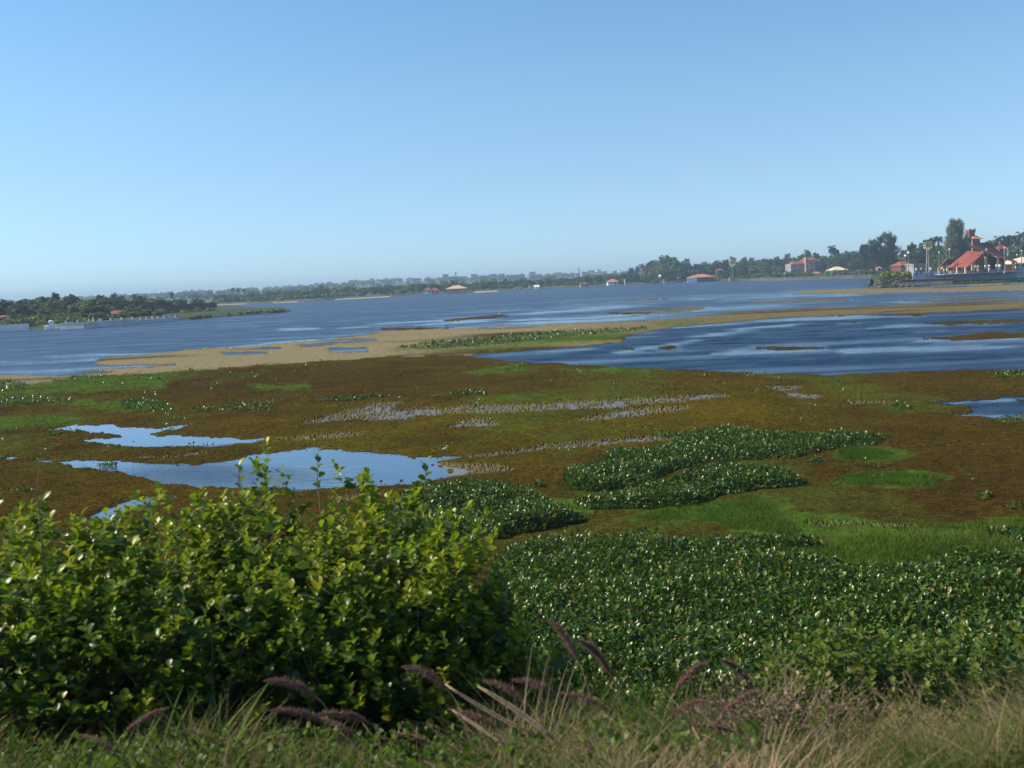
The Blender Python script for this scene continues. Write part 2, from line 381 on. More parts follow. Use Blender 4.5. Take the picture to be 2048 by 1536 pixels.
GREEN = [
 [(-200, 785), (0, 775), (90, 762), (180, 750), (240, 753), (400, 741), (330, 760), (330, 776), (200, 784), (-200, 800)],
 [(-200, 800), (100, 796), (240, 803), (340, 812), (350, 824), (250, 826), (120, 808), (-200, 812)],
 [(-200, 842), (80, 832), (190, 837), (120, 852), (-200, 862)],
 [(930, 745), (1000, 731), (1070, 738), (1040, 746), (950, 750)], [(960, 800), (1050, 788), (1130, 794), (1080, 803)],
 [(1110, 742), (1240, 734), (1340, 740), (1240, 750)], [(500, 775), (600, 770), (620, 776), (540, 782)],
 [(780, 700), (850, 690), (1100, 668), (1300, 656), (1210, 682), (1000, 699), (850, 704)],
 [(1310, 648), (1350, 642), (1405, 643), (1390, 650), (1330, 652)],
 [(1670, 902), (1740, 893), (1820, 910), (1770, 929), (1670, 924)],
 [(1655, 968), (1700, 953), (1800, 946), (1895, 950), (1905, 965), (1860, 978), (1700, 979)],
 [(1240, 1048), (1300, 1020), (1440, 1000), (1500, 990), (1570, 998), (1580, 1015), (1560, 1022), (1620, 1030), (1760, 1042), (1800, 1062), (1780, 1075), (1560, 1078), (1450, 1068), (1430, 1052)],
 [(985, 1118), (1240, 1092), (1440, 1078), (1620, 1085), (1800, 1065), (1900, 1052), (2300, 1030), (2900, 1300), (2300, 1700), (985, 1500)],
 [(900, 995), (1180, 1000), (1180, 1030), (1080, 1030)],
]
# adaptive ground grid: a = X/Y, b = H/Y
PX1 = 2.0/FPX
def ground_grid(amax, sa, bands):
    a = np.arange(-amax, amax+1e-6, sa*PX1)
    b = [np.arange(b0, b1, s*PX1) for b0, b1, s in bands]
    b = np.concatenate(b)
    A, B = np.meshgrid(a, b); Y = H/B; X = A*Y
    P = np.stack([X, Y, np.zeros_like(X)], -1)
    px, py = project(P)
    return X, Y, px, py
def march(name, F, X, Y, Z, attrs, mat):
    ny, nx = F.shape; ins = F > 0
    idx = np.arange(ny*nx).reshape(ny, nx)
    c = ins[:-1, :-1].astype(int)+ins[:-1, 1:]+ins[1:, :-1]+ins[1:, 1:]
    full = c == 4; part = (c > 0) & (c < 4)
    q = np.stack([idx[:-1, :-1][full], idx[1:, :-1][full], idx[1:, 1:][full], idx[:-1, 1:][full]], 1)
    V = np.stack([X, Y, Z], -1).reshape(-1, 3); Ff = F.ravel()
    AT = {k: v.ravel() for k, v in attrs.items()}; keys = list(AT)
    cell = np.argwhere(part)
    nv = []; na = []; tris = []; off = len(V)
    AA = np.stack([AT[k] for k in keys], 1) if keys else np.zeros((len(V), 0))
    VA = np.concatenate([V, AA], 1)
    for (j, i) in cell:
        cs = (idx[j, i], idx[j+1, i], idx[j+1, i+1], idx[j, i+1]); poly = []
        for k in range(4):
            p, r = cs[k], cs[(k+1) % 4]; fp, fr = Ff[p], Ff[r]
            if fp > 0: poly.append(VA[p])
            if (fp > 0) != (fr > 0): poly.append(VA[p]+(VA[r]-VA[p])*(fp/(fp-fr)))
        b0 = off+len(nv); nv += poly
        for k in range(1, len(poly)-1): tris.append((b0, b0+k, b0+k+1))
    if nv: VA = np.concatenate([VA, np.array(nv)], 0)
    # keep used verts only
    qt = np.concatenate([q[:, [0, 1, 2]], q[:, [0, 2, 3]], np.array(tris, int).reshape(-1, 3)], 0)
    used = np.zeros(len(VA), bool); used[qt.ravel()] = True
    remap = np.cumsum(used)-1
    me = npmesh(name, VA[used][:, :3], remap[qt], True, {k: VA[used][:, 3+i] for i, k in enumerate(keys)})
    return new_obj(name, me, mat)
def sm(x, a, b):
    t = np.clip((x-a)/(b-a), 0, 1); return t*t*(3-2*t)

X, Y, px, py = ground_grid(.78, 1.0, [(.0112, .05, .5), (.05, .26, 1.0), (.26, .46, 1.5)])
B = H/Y
amp = 1.2+26*B
# fractal wobble of the outlines, in metres of lake turned to px by distance
n1 = fbm(X*1.1, Y*.75, 3, 5)-.5; n2 = fbm(X*1.1+40, Y*.75+9, 5, 5)-.5
n3 = fbm(X*.16, Y*.09, 23, 4)-.5
wx = px+n1*amp*7+n3*30; wy = py+n2*amp*2.2+n3*(2+10*B)
F = sdist(wx, wy, WEED, 2)
pool = np.full(F.shape, -1e6)
for p in POOLS: pool = np.maximum(pool, sdist(wx, wy, p, 2))
Fd = F.copy()
hi = fbm(X*3.4, Y*1.2, 9, 4)
F = np.minimum(F, -pool+(hi-.5)*16*sm(pool, -12, -1))
sp = np.full(F.shape, -1e6)
for p in SPARSE: sp = np.maximum(sp, sdist(wx, wy, p, 2))
hi = fbm(X*3.4, Y*1.2, 9, 4)
hi2 = fbm(X*.5, Y*.35, 19, 3)
spk = RNG.random(F.shape)
F = np.minimum(F, (hi*.3+spk*.7-.40+(hi2-.5)*.55)*34+np.maximum(-sp, -3)*1.6+1.0)
# small floating scraps near pool rims
rim = np.exp(-((pool-9)/9)**2)*sm(px, 560, 820)
F = np.maximum(F, np.where(pool > 0, (hi-.70+.06*rim)*40*(rim > .15)-.3, -1e6))
GRN = np.full(F.shape, -1e6)
for p in GREEN: GRN = np.maximum(GRN, sdist(wx, wy, p, 2))
green = np.maximum(sm(GRN+(fbm(X*2.2, Y*1.4, 88, 4)-.5)*40, -14, 12), .4*sm(fbm(X*.22, Y*.10, 87, 4), .55, .68)*sm(py, 735, 760))
blob = lambda cx, cy, rx, ry: np.exp(-((px-cx)/rx)**2-((py-cy)/ry)**2)
olive = np.clip(.30+.85*blob(1150, 850, 420, 60)+.5*blob(700, 900, 300, 60)+.55*blob(1500, 800, 250, 30)+.3*blob(300, 960, 300, 30)
                - .4*blob(500, 765, 500, 25)-.5*blob(1700, 1000, 350, 60), 0, 1)
ftan = sdist(wx, wy, TAN, 2)
tp = np.full(F.shape, -1e6)
for p in TANPOOLS: tp = np.maximum(tp, sdist(wx, wy, p, 2))
strk = fbm(X*.05, Y*.35, 41, 4)
ftan = np.minimum(ftan, -tp); ftan = np.minimum(ftan, (strk-.22)*60)
isl = np.full(F.shape, -1e6)
for p in ISLES: isl = np.maximum(isl, sdist(wx, wy, p, 2))
ftan = ftan+(spk-.5)*4; isl = isl+(spk-.5)*5-.5
isl = np.minimum(isl, (strk-.33)*60)
tanv = sm(np.maximum(ftan, np.where(py < 625, isl, -9)), -3, 3)*(.55+.45*sm(1500-px, 0, 500))*sm(fbm(X*.06, Y*.2, 77, 3), .25, .5)
tanv = np.where(py < 592, .8, tanv)
Fall = np.maximum(np.maximum(F, ftan), isl)
zz = .006+.05*np.clip(Fall/8, 0, 1)*(.4+fbm(X*2.5, Y*2.5, 61, 4))
weed = march('floating_weed', Fall, X, Y, zz, {'olive': olive, 'green': green, 'tan': np.maximum(tanv*(1-green*.6), .42*sm(sp, -3, 4))}, MAT['weed'])
tag(weed, 'brown and olive mat of floating weed spread over the shallow lake, with open pools', 'weed mat', None, 'stuff')

# water sheet with its calm and windy areas
Xw, Yw, pxw, pyw = ground_grid(1.3, 3.0, [(.0040, .012, .6), (.012, .06, .5), (.06, .3, 2.0), (.3, 1.4, 8.0)])
n1 = fbm(Xw*.12, Yw*.05, 3, 4)-.5
ww = [sdist(pxw, pyw, p, 2) for p in [TAN]+ISLES]
near = np.maximum.reduce(ww)
s1 = fbm(Xw*.016+3, Yw*.40+7, 191, 4); s2 = fbm(Xw*.05, Yw*.3, 93, 3)
calm = .8*sm(s1+.35*(s2-.5)+.22*np.exp(np.minimum(near, 0)/18), .65, .76)*(.55+.45*s2)
pin = np.full(Xw.shape, -1e6)
for p in POOLS[:4]: pin = np.maximum(pin, sdist(pxw, pyw, p, 2))
inpool = sm(pin, -12, -2)
breeze = fbm(Xw*.25, Yw*.3, 55, 3)
calm = np.maximum(calm, inpool*(1-.55*np.exp(-((pxw-430)/210)**2-((pyw-955)/22)**2)))
for p in SPARSE: calm = np.maximum(calm, .8*sm(sdist(pxw, pyw, p, 2), -10, 0))
STREAK = [((1225, 703), (1330, 690), (1425, 676), 4), ((1425, 706), (1530, 703), (1655, 699), 5), ((1640, 703), (1800, 698), (2060, 692), 6), ((1735, 656), (1860, 650), (2060, 645), 5),
  ((1810, 667), (1870, 665), (1930, 666), 2), ((1815, 681), (1930, 679), (2060, 676), 4), ((1370, 674), (1500, 658), (1640, 645), 2.5), ((1250, 664), (1500, 642), (1850, 629), 3), ((940, 712), (1080, 704), (1230, 692), 3),
  ((1010, 629), (1150, 621), (1320, 610), 3), ((1020, 641), (1150, 636), (1330, 628), 3.5), ((1010, 650), (1200, 641), (1440, 626), 3), ((1240, 602), (1420, 594), (1620, 586), 3), ((1440, 600), (1600, 592), (1800, 586), 2.5), ((1590, 584), (1680, 580), (1760, 578), 3),
  ((1330, 622), (1480, 613), (1700, 603), 3), ((1750, 607), (1900, 600), (2060, 594), 3), ((360, 707), (540, 690), (760, 668), 3.5), ((690, 676), (850, 664), (1010, 655), 3.5), ((560, 659), (600, 657), (640, 656), 1.5), ((675, 657), (720, 655), (745, 653), 1.5),
  ((735, 648), (870, 640), (1000, 632), 2.5), ((820, 652), (920, 645), (1010, 638), 2.5), ((-60, 728), (100, 722), (240, 713), 4), ((-60, 748), (150, 740), (345, 730), 4), ((60, 716), (200, 709), (330, 704), 2.5), ((1880, 806), (1950, 800), (2060, 798), 4), ((1890, 834), (1960, 834), (2060, 836), 3)]
nwx = (fbm(Xw*.10, Yw*.06, 301, 4)-.5)*30; nwy = (fbm(Xw*.12, Yw*.20, 303, 4)-.5)*11
for a_, b_, c_, h_ in STREAK:
    top_ = [(a_[0], a_[1])]+[(a_[0]*.6+b_[0]*.4, a_[1]*.6+b_[1]*.4-h_), (b_[0], b_[1]-h_), (c_[0]*.6+b_[0]*.4, c_[1]*.6+b_[1]*.4-h_)]+[(c_[0], c_[1])]
    bot_ = [(c_[0]*.6+b_[0]*.4, c_[1]*.6+b_[1]*.4+h_), (b_[0], b_[1]+h_), (a_[0]*.6+b_[0]*.4, a_[1]*.6+b_[1]*.4+h_)]
    calm = np.maximum(calm, .9*sm(sdist(pxw+nwx, pyw+nwy, top_+bot_, 2)+(s2-.5)*14, -5, 3))
film = np.zeros(Xw.shape)
for p in SPARSE: film = np.maximum(film, sm(sdist(pxw, pyw, p, 2), -12, -2))
calm *= sm(pyw-(560-.0463*(pxw-1024)), 30, 62)
LAG = [(925, 712), (1030, 703), (1150, 695), (1244, 684), (1230, 675), (1334, 655), (1574, 634), (1844, 626), (2400, 600), (2400, 850), (1700, 850), (1349, 750), (1024, 722)]
deep = sm(sdist(pxw, pyw, LAG, 2), -20, 10)
ny, nx = Xw.shape; idx = np.arange(ny*nx).reshape(ny, nx)
q = np.stack([idx[:-1, :-1], idx[1:, :-1], idx[1:, 1:], idx[:-1, 1:]], -1).reshape(-1, 4)
me = npmesh('lake_water', np.stack([Xw, Yw, np.zeros_like(Xw)], -1).reshape(-1, 3), q, True, {'calm': calm.ravel(), 'deep': deep.ravel(), 'film': film.ravel()})
tag(new_obj('lake_water', me, MAT['water']), kind='structure')

# ------------------------------------------------------------------ land
def interp_shore(pts):
    P = ground(np.array([p[0] for p in pts]), np.array([p[1] for p in pts]))
    a = P[:, 0]/P[:, 1]; o = np.argsort(a); return a[o], P[o, 1]
def land(name, pts, rows, mat, zf, a0=None, a1=None, n=300):
    a, Ys = interp_shore(pts)
    aa = np.linspace(a0 if a0 is not None else a[0], a1 if a1 is not None else a[-1], n)
    Y0 = np.interp(aa, a, Ys); V = []
    for r in rows:
        Yr = r(Y0, aa); Xr = aa*Yr; V.append(np.stack([Xr, Yr, zf(Xr, Yr, Y0, aa)], -1))
    V = np.array(V); m = len(rows); idx = np.arange(m*n).reshape(m, n)
    q = np.stack([idx[:-1, :-1], idx[:-1, 1:], idx[1:, 1:], idx[1:, :-1]], -1).reshape(-1, 4)
    me = npmesh(name, V.reshape(-1, 3), q, True)
    return tag(new_obj(name, me, mat), kind='structure')
HILL = [(-900, 640), (0, 602), (160, 594), (330, 585), (400, 581), (470, 578), (560, 572), (640, 566), (700, 562), (780, 558), (860, 555), (950, 553), (1050, 549), (1150, 546), (1250, 543), (1400, 536), (1700, 524), (2048, 512), (2900, 470)]
ha = np.array([(ray(x, y)[0]/ray(x, y)[1], (ray(x, y)[2]/ray(x, y)[1])) for x, y in HILL])
def hill_z(Xr, Yr, aa):
    top = H+1500*np.interp(aa, ha[:, 0], ha[:, 1])-4.5
    t = np.clip((Yr-620)/880, 0, 1); t = t*t*(3-2*t)
    return .8+(top-.8)*t+(fbm(Xr*.01, Yr*.01, 8, 3)-.5)*3*t
MAIN = [(-900, 640), (0, 628), (300, 618), (430, 610), (560, 605), (620, 602), (820, 590), (1000, 581), (1200, 572), (1240, 570), (1340, 565), (1480, 561), (1560, 560), (1700, 555), (1790, 552), (2048, 540), (3000, 500)]
def zmain(Xr, Yr, Y0, aa):
    d = Yr-Y0
    return np.where(d < .5, -.3, np.minimum(.8, .1+d*.12))+np.where(Yr > 620, hill_z(Xr, Yr, aa)-.8, 0)
land('far_shore_ground', MAIN, [(lambda Y0, a, k=k: Y0+k) for k in (0, 1, 3, 8, 20, 60, 110)]+[(lambda Y0, a, k=k: np.full_like(Y0, k)) for k in (640, 700, 800, 950, 1100, 1250, 1400, 1500, 1650, 2000, 2600, 3500)], MAT['soil'], zmain, -.95, .95, 500)
LEFT = [(-1000, 745), (-200, 676), (0, 663), (60, 659), (150, 657), (300, 645), (430, 635), (520, 628), (582, 624)]
def zleft(Xr, Yr, Y0, aa):
    d = Yr-Y0; return np.where(d < .3, -.2, np.minimum(1.0, .05+d*.1))*np.where(Yr > 330, .6, 1)
la, lY = interp_shore(LEFT)
def leftlen(Y0, a):   # how deep the left land runs behind its shore
    return np.interp(a, [la[0], la[-4], la[-3], la[-2], la[-1]], [420, 420, 120, 25, 3])
land('lakeside_ground', LEFT, [(lambda Y0, a, k=k: Y0+leftlen(Y0, a)*k) for k in (0, .003, .01, .03, .08, .2, .5, 1)], MAT['shore_grass'], zleft, n=260)
RIGHT = [(1737, 577), (1760, 577), (1870, 571), (2048, 563), (2300, 550), (3000, 515)]
def zright(Xr, Yr, Y0, aa):
    d = Yr-Y0; return np.where(d < .3, -.2, np.where(d < 8, .05+d*.07, 2.0))
ra, rY = interp_shore(RIGHT)
def rightlen(Y0, a): return np.interp(a, [ra[0], ra[0]+.005, ra[0]+.05, ra[-1]], [3, 60, 200, 260])
def rrow(k): return lambda Y0, a: Y0+np.minimum(k, rightlen(Y0, a))
land('peninsula_ground', RIGHT, [rrow(k) for k in (0, .5, 2, 5, 7.9, 8.3, 12, 60, 120, 200, 260)], MAT['shore_grass'], zright, n=200)

# foreground embankment
def bank_z(x, y):
    y = np.asarray(y, float); x = np.asarray(x, float)
    prof = np.interp(y, [-4, 2.6, 4.0, 4.8, 6.0, 7.5, 9.2, 10.2, 11], [3.05, 3.0, 2.78, 2.50, 1.85, 1.05, .25, -.1, -.4])
    return prof+(fbm(x*.5+5, y*.5, 4, 4)-.5)*.35*np.clip((y-2)/3, 0, 1)
gx, gy = np.meshgrid(np.arange(-16, 16.01, .12), np.arange(-4, 11.01, .12))
gz = bank_z(gx, gy)+(fbm(gx*4, gy*4, 6, 3)-.5)*.06
ny, nx = gx.shape; idx = np.arange(ny*nx).reshape(ny, nx)
q = np.stack([idx[:-1, :-1], idx[:-1, 1:], idx[1:, 1:], idx[1:, :-1]], -1).reshape(-1, 4)
tag(new_obj('embankment_ground', npmesh('embankment_ground', np.stack([gx, gy, gz], -1).reshape(-1, 3), q, True), MAT['bank_soil']), kind='structure')

# ------------------------------------------------------------------ instanced leaf meshes (numpy)
def leaf_template(prof, curl=0.0, cup=0.0, stem=0.0):
    """prof: list of (t along, half width); leaf lies along +Y, up is +Z"""
    V = []; Fc = []
    for t, hw in prof:
        z = -curl*t*t
        V += [(-hw, t, z+cup*hw), (0, t, z), (hw, t, z+cup*hw)]
    for i in range(len(prof)-1):
        a = i*3; Fc += [(a, a+1, a+4, a+3), (a+1, a+2, a+5, a+4)]
    return np.array(V, float), np.array(Fc, int)
def euler_mats(az, el, roll):
    """leaf +Y axis to direction with azimuth az and elevation el, rolled about itself"""
    y = np.stack([np.cos(az)*np.cos(el), np.sin(az)*np.cos(el), np.sin(el)], -1)
    z0 = np.stack([-np.cos(az)*np.sin(el), -np.sin(az)*np.sin(el), np.cos(el)], -1)
    x0 = np.cross(y, z0)
    c = np.cos(roll)[:, None]; s = np.sin(roll)[:, None]
    x = x0*c+z0*s; z = -x0*s+z0*c
    return np.stack([x, y, z], -1)          # columns
def scatter(tmpl, P, Mx, S, tint):
    V, Fc = tmpl; n = len(P); k = len(V)
    S = S if S.ndim == 2 else np.repeat(S[:, None], 3, 1)
    VV = np.einsum('nij,nkj->nki', Mx, V[None]*S[:, None, :])+P[:, None, :]
    FF = Fc[None]+(np.arange(n)*k)[:, None, None]
    return VV.reshape(-1, 3), FF.reshape(-1, Fc.shape[1]), np.repeat(tint, k)
def join(parts):
    V = []; Fc = []; T = []; o = 0
    for v, f, t in parts:
        V.append(v); Fc.append(f+o); T.append(t); o += len(v)
    return np.concatenate(V), np.concatenate(Fc), np.concatenate(T)
def build_leaves(name, parts, mat, parent=None, smooth=True):
    v, f, t = join(parts); return new_obj(name, npmesh(name, v, f, smooth, {'tint': t}), mat, parent)
T_HY = leaf_template([(0, .06), (.22, .28), (.5, .36), (.78, .28), (1.0, .05)], .25, .45)
T_BUSH = leaf_template([(0, .05), (.25, .25), (.6, .40), (.88, .30), (1.0, .08)], .18, .28)
T_BLADE = leaf_template([(0, .5), (.5, .4), (1, .03)], .25, .3)
T_CLUMP = (np.array([(-.5, -.5, 0), (.5, -.4, .1), (.45, .5, -.05), (-.4, .5, .12)], float), np.array([(0, 1, 2, 3)]))

def sample_poly(poly, n, z=0.0):
    P = np.array(poly); x0, y0 = P.min(0); x1, y1 = P.max(0); out = np.zeros((0, 2)); dd = np.zeros(0)
    while len(out) < n:
        c = RNG.random((n*3, 2))*[x1-x0, y1-y0]+[x0, y0]
        G = ground(c[:, 0], c[:, 1]); w1 = fbm(G[:, 0]*1.1, G[:, 1]*.75, 3, 4)-.5; am = 1.2+26*H/G[:, 1]
        d = sdist(c[:, 0]+w1*am*6, c[:, 1]+w1*am*2, poly, 2)
        out = np.concatenate([out, c[d > 0]]); dd = np.concatenate([dd, d[d > 0]])
    return out[:n], dd[:n]
def hyacinth(name, poly, n, label, hmax=.34, size=.10, brown=.0, dens=None):
    c, d = sample_poly(poly, n)
    G = ground(c[:, 0], c[:, 1], 0.0)
    if dens is not None:
        keep = fbm(G[:, 0]*dens[0], G[:, 1]*dens[0], 71, 3) > dens[1]; G = G[keep]; d = d[keep]
    n = len(G)
    mound = np.clip(d/14, .25, 1)*(.25+1.5*fbm(G[:, 0]*1.3, G[:, 1]*1.3, 33, 3))
    hh = (hmax*mound)*(RNG.random(n)**.6)
    az = RNG.random(n)*2*math.pi; el = np.radians(RNG.normal(56, 22, n)); ro = RNG.normal(0, .35, n)
    Mx = euler_mats(az, el, ro)
    Yd = G[:, 1]; s = size*(.45+1.05*RNG.random(n))*np.clip(Yd/28, 1, 3)
    P = G.copy(); P[:, 2] = hh+.02
    tint = np.clip(RNG.normal(.45, .2, n)+.2*(fbm(G[:, 0]*.4, G[:, 1]*.4, 15, 2)-.5), 0, .9)
    tint = np.where(RNG.random(n) < .035+brown, 1.0, tint)
    parts = [scatter(T_HY, P, Mx, s, tint)]
    # stalks
    m = n//2
    Mz = euler_mats(az[:m], np.full(m, 1.35), RNG.random(m)*3)
    parts.append(scatter(T_BLADE, G[:m], Mz, np.stack([np.full(m, .014)*np.clip(Yd[:m]/20, 1, 4), hh[:m]+.03, np.full(m, .02)], 1), np.full(m, .35)))
    o = build_leaves(name, parts, MAT['hyacinth'])
    return tag(o, label, 'water hyacinth', None, 'stuff')
H1 = [(985, 1120), (1060, 1104), (1250, 1090), (1420, 1098), (1560, 1112), (1640, 1126), (1700, 1142), (1800, 1142), (2048, 1128), (2500, 1105), (2500, 1330), (2048, 1440), (1500, 1440), (985, 1440)]
hyacinth('water_hyacinth', H1, 52000, 'wide dark green carpet of water hyacinth between the bank shrubs and the grassy strip', .26, .066, .015)
hyacinth('water_hyacinth', [(770, 1010), (850, 985), (950, 973), (1050, 985), (1100, 1008), (1165, 1045), (1080, 1068), (1000, 1082), (900, 1092), (770, 1100)], 12000, 'rounded glossy clump of water hyacinth just behind the leafy roadside bush', .26, .075)
hyacinth('water_hyacinth', [(1128, 985), (1130, 958), (1200, 930), (1240, 908), (1340, 895), (1380, 870), (1450, 862), (1560, 872), (1680, 872), (1785, 880), (1725, 896), (1650, 906), (1560, 920), (1450, 927), (1400, 927), (1340, 945), (1290, 970), (1200, 988)], 13000, 'long raised ridge of water hyacinth, the farther of the two crossing the brown weed', .22, .075)
hyacinth('water_hyacinth', [(1150, 1010), (1250, 990), (1340, 965), (1400, 942), (1480, 937), (1570, 950), (1612, 975), (1500, 987), (1450, 993), (1380, 1012), (1280, 1024), (1170, 1022)], 7500, 'lower band of water hyacinth between the long ridge and the bright grass', .2, .075)
hyacinth('water_hyacinth', [(1400, 1090), (1700, 1085), (1900, 1070), (2200, 1060), (2200, 1140), (1800, 1140), (1600, 1120)], 6500, 'loose water hyacinth scattered through the grassy strip above the dark carpet', .2, .068, .0, (.8, .5))
SM = [([(-150, 765), (20, 762), (60, 772), (40, 785), (-150, 790)], 700, 'dark low clump of water hyacinth at the left end of the far green strip'),
      ([(-150, 800), (60, 797), (150, 802), (140, 808), (-150, 812)], 500, 'thin line of water hyacinth along the second green strip at left'),
      ([(240, 806), (300, 800), (350, 815), (345, 827), (260, 826)], 500, 'small oval patch of water hyacinth ending the left green strip'),
      ([(350, 822), (420, 814), (490, 810), (560, 812), (550, 818), (420, 824)], 380, 'thin trail of water hyacinth running right from the oval patch'),
      ([(590, 806), (700, 797), (780, 793), (785, 797), (690, 804)], 300, 'thin broken line of small water hyacinth above the speckled wet streak'),
      ([(900, 790), (940, 783), (980, 785), (975, 792), (915, 795)], 160, 'tiny water hyacinth cluster beside a small bright grass patch'),
      ([(790, 697), (860, 686), (1100, 666), (1300, 655), (1280, 662), (1000, 690), (850, 700)], 900, 'long low water hyacinth strip on the pale weed band before the lagoon'),
      ([(1960, 752), (2048, 744), (2200, 744), (2200, 756), (1990, 757)], 380, 'low water hyacinth at the right edge under the lagoon'),
      ([(1985, 845), (2040, 838), (2200, 836), (2200, 852), (2020, 852)], 330, 'low water hyacinth below the small blue pool at the right edge'),
      ([(1770, 815), (1800, 808), (1830, 822), (1800, 826)], 90, 'small water hyacinth sprig left of the right-hand pool'),
      ([(1960, 998), (1985, 994), (1990, 1004), (1965, 1006)], 50, 'lone water hyacinth tuft on the brown weed at far right'),
      ([(80, 868), (105, 865), (125, 870), (105, 875)], 80, 'little water hyacinth tuft below the left tip of the upper pool'),
      ([(190, 932), (230, 928), (235, 933), (200, 936)], 60, 'little water hyacinth tuft on the near rim of the big pool'),
      ([(-100, 985), (60, 983), (70, 987), (-100, 989)], 150, 'thin dark line of water hyacinth left of the bush top'),
      ([(1300, 878), (1340, 872), (1400, 868), (1380, 876)], 160, 'few water hyacinth leaves along the wet streak above the long ridge'),
      ([(1610, 928), (1640, 920), (1650, 930), (1625, 934)], 60, 'stray water hyacinth tuft just right of the long ridge'),
      ([(1050, 975), (1080, 968), (1090, 976), (1060, 980)], 60, 'stray water hyacinth tuft left of the long ridge'),
      ([(2000, 1018), (2200, 1012), (2200, 1020), (2010, 1024)], 90, 'thin water hyacinth line at the right edge above the yellowish grass')]
for poly, n, lab in SM: hyacinth('water_hyacinth', poly, int(n*1.3), lab, .2, .065)
# scattered single rosettes on the brown weed, too many and small to tell apart
pts = []
while len(pts) < 220:
    c = (RNG.random()*2100-20, 715+RNG.random()**1.4*250)
    s = sdist(np.array([c[0]]), np.array([c[1]]), WEED, 2)[0]
    if s < 6 or any(sdist(np.array([c[0]]), np.array([c[1]]), p, 2)[0] > -4 for p in POOLS): continue
    if vnoise(np.array([c[0]/180]), np.array([c[1]/30]), 5)[0] < .5: continue
    pts.append(c)
pts = np.array(pts); G0 = ground(pts[:, 0], pts[:, 1]); G = np.repeat(G0, 7, 0); n = len(G)
G[:, 0] += RNG.normal(0, .18, n); G[:, 1] += RNG.normal(0, .3, n); G[:, 2] = .06+RNG.random(n)*.1
o = build_leaves('hyacinth_sprigs', [scatter(T_HY, G, euler_mats(RNG.random(n)*6.28, np.radians(RNG.normal(45, 22, n)), RNG.normal(0, .4, n)), .075*np.clip(G[:, 1]/28, 1, 3)*(.6+.6*RNG.random(n)), .3+RNG.random(n)*.6)], MAT['hyacinth'])
tag(o, 'tiny scattered green sprigs dotted over the brown floating weed', 'water plants', None, 'stuff')

def grass_patch(poly, n, h, label, mat='grass', lw=.012):
    c, d = sample_poly(poly, n); G = ground(c[:, 0], c[:, 1]); n = len(G)
    keep = RNG.random(n) < np.clip(d/7, .12, 1)*np.clip((fbm(G[:, 0]*.9, G[:, 1]*.6, 52, 3)-.30)*5, .1, 1); G = G[keep]; d = d[keep]; n = len(G)
    ln = h*(.5+.8*RNG.random(n))*np.clip(d/12, .4, 1)*(.5+fbm(G[:, 0]*.8, G[:, 1]*.5, 53, 3)); wd = np.maximum(lw, G[:, 1]*.9/FPX)*(.7+.6*RNG.random(n))
    Mx = euler_mats(RNG.random(n)*6.28, np.radians(RNG.normal(66, 14, n)), RNG.random(n)*6.28)
    t = np.clip(.35+.9*(fbm(G[:, 0]*.7, G[:, 1]*.5, 12, 3)-.4)+RNG.normal(0, .15, n), 0, 1)
    G[:, 2] = .01
    o = build_leaves('reed_grass', [scatter(T_BLADE, G, Mx, np.stack([wd, ln, ln*.4], 1), t)], MAT[mat])
    return tag(o, label, 'grass', None, 'stuff')
GL = ['bright green grass strip on the far left edge of the weed mat', 'second thin green strip on the left, below the bright one', 'low bright grass patch at the left edge above the upper pool',
      'small bright grass patch just below the lagoon tip', 'small flat grass patch above the speckled wet streaks', 'faint grass patch along the near rim of the lagoon',
      'faint grass scrap on the brown weed left of centre', 'green grass strip lying on the pale weed band before the lagoon', 'tiny green tuft strip on the pale band right of the long strip',
      'bright grass patch touching the right end of the hyacinth ridge', 'isolated oval bright grass patch on the brown weed at right', 'bright grass tongue between the lower hyacinth band and the brown gap',
      'broad green and yellowish grass strip above the dark hyacinth carpet', 'thin yellowish grass between the rounded clump and the hyacinth bands']
GN = [3200, 1400, 1400, 700, 900, 700, 250, 2600, 500, 2200, 3600, 6000, 0, 900]
for p, n, l in zip(GREEN, GN, GL):
    if n: grass_patch(p, int(n*2.2), .12, l)
grass_patch([(985, 1118), (1240, 1090), (1440, 1072), (1620, 1085), (1800, 1062), (1900, 1050), (2300, 1030), (2300, 1150), (2048, 1140), (1700, 1150), (1500, 1125), (1240, 1105)], 34000, .13, GL[12], 'grass')
grass_patch([(1800, 1075), (1860, 1060), (2048, 1050), (2200, 1050), (2200, 1120), (1900, 1110)], 6000, .13, 'yellow green grass tufts at the right end of the grassy strip', 'grass_yellow')
grass_patch([(1240, 1045), (1420, 1030), (1640, 1030), (1700, 1042), (1500, 1052), (1300, 1058)], 3500, .09, 'dull yellowish grass fringe beside the bright grass tongue', 'grass_yellow')

# crumbs: dead weed bits that give the mat its rough nap
c = np.stack([RNG.random(150000)*2300-120, 728+RNG.random(150000)**.8*382], 1)
G = ground(c[:, 0], c[:, 1]); 
w1 = fbm(G[:, 0]*1.1, G[:, 1]*.75, 3, 5)-.5; w2 = fbm(G[:, 0]*1.1+40, G[:, 1]*.75+9, 5, 5)-.5; w3 = fbm(G[:, 0]*.16, G[:, 1]*.09, 23, 4)-.5
am = 1.2+26*H/G[:, 1]; cx = c[:, 0]+w1*am*7+w3*30; cy = c[:, 1]+w2*am*2.2+w3*(2+10*H/G[:, 1])
ok = sdist(cx, cy, WEED, 2) > 1
for p in POOLS: ok &= sdist(cx, cy, p, 2) < -1.5
for p in SPARSE: ok &= (sdist(cx, cy, p, 2) < -2) | (RNG.random(len(G)) < .25)
for p in GREEN[-3:]: ok &= (sdist(cx, cy, p, 2) < 0)
G = G[ok]; n = len(G); G[:, 2] = .045+RNG.random(n)*.02; wd = G[:, 1]*1.5/FPX
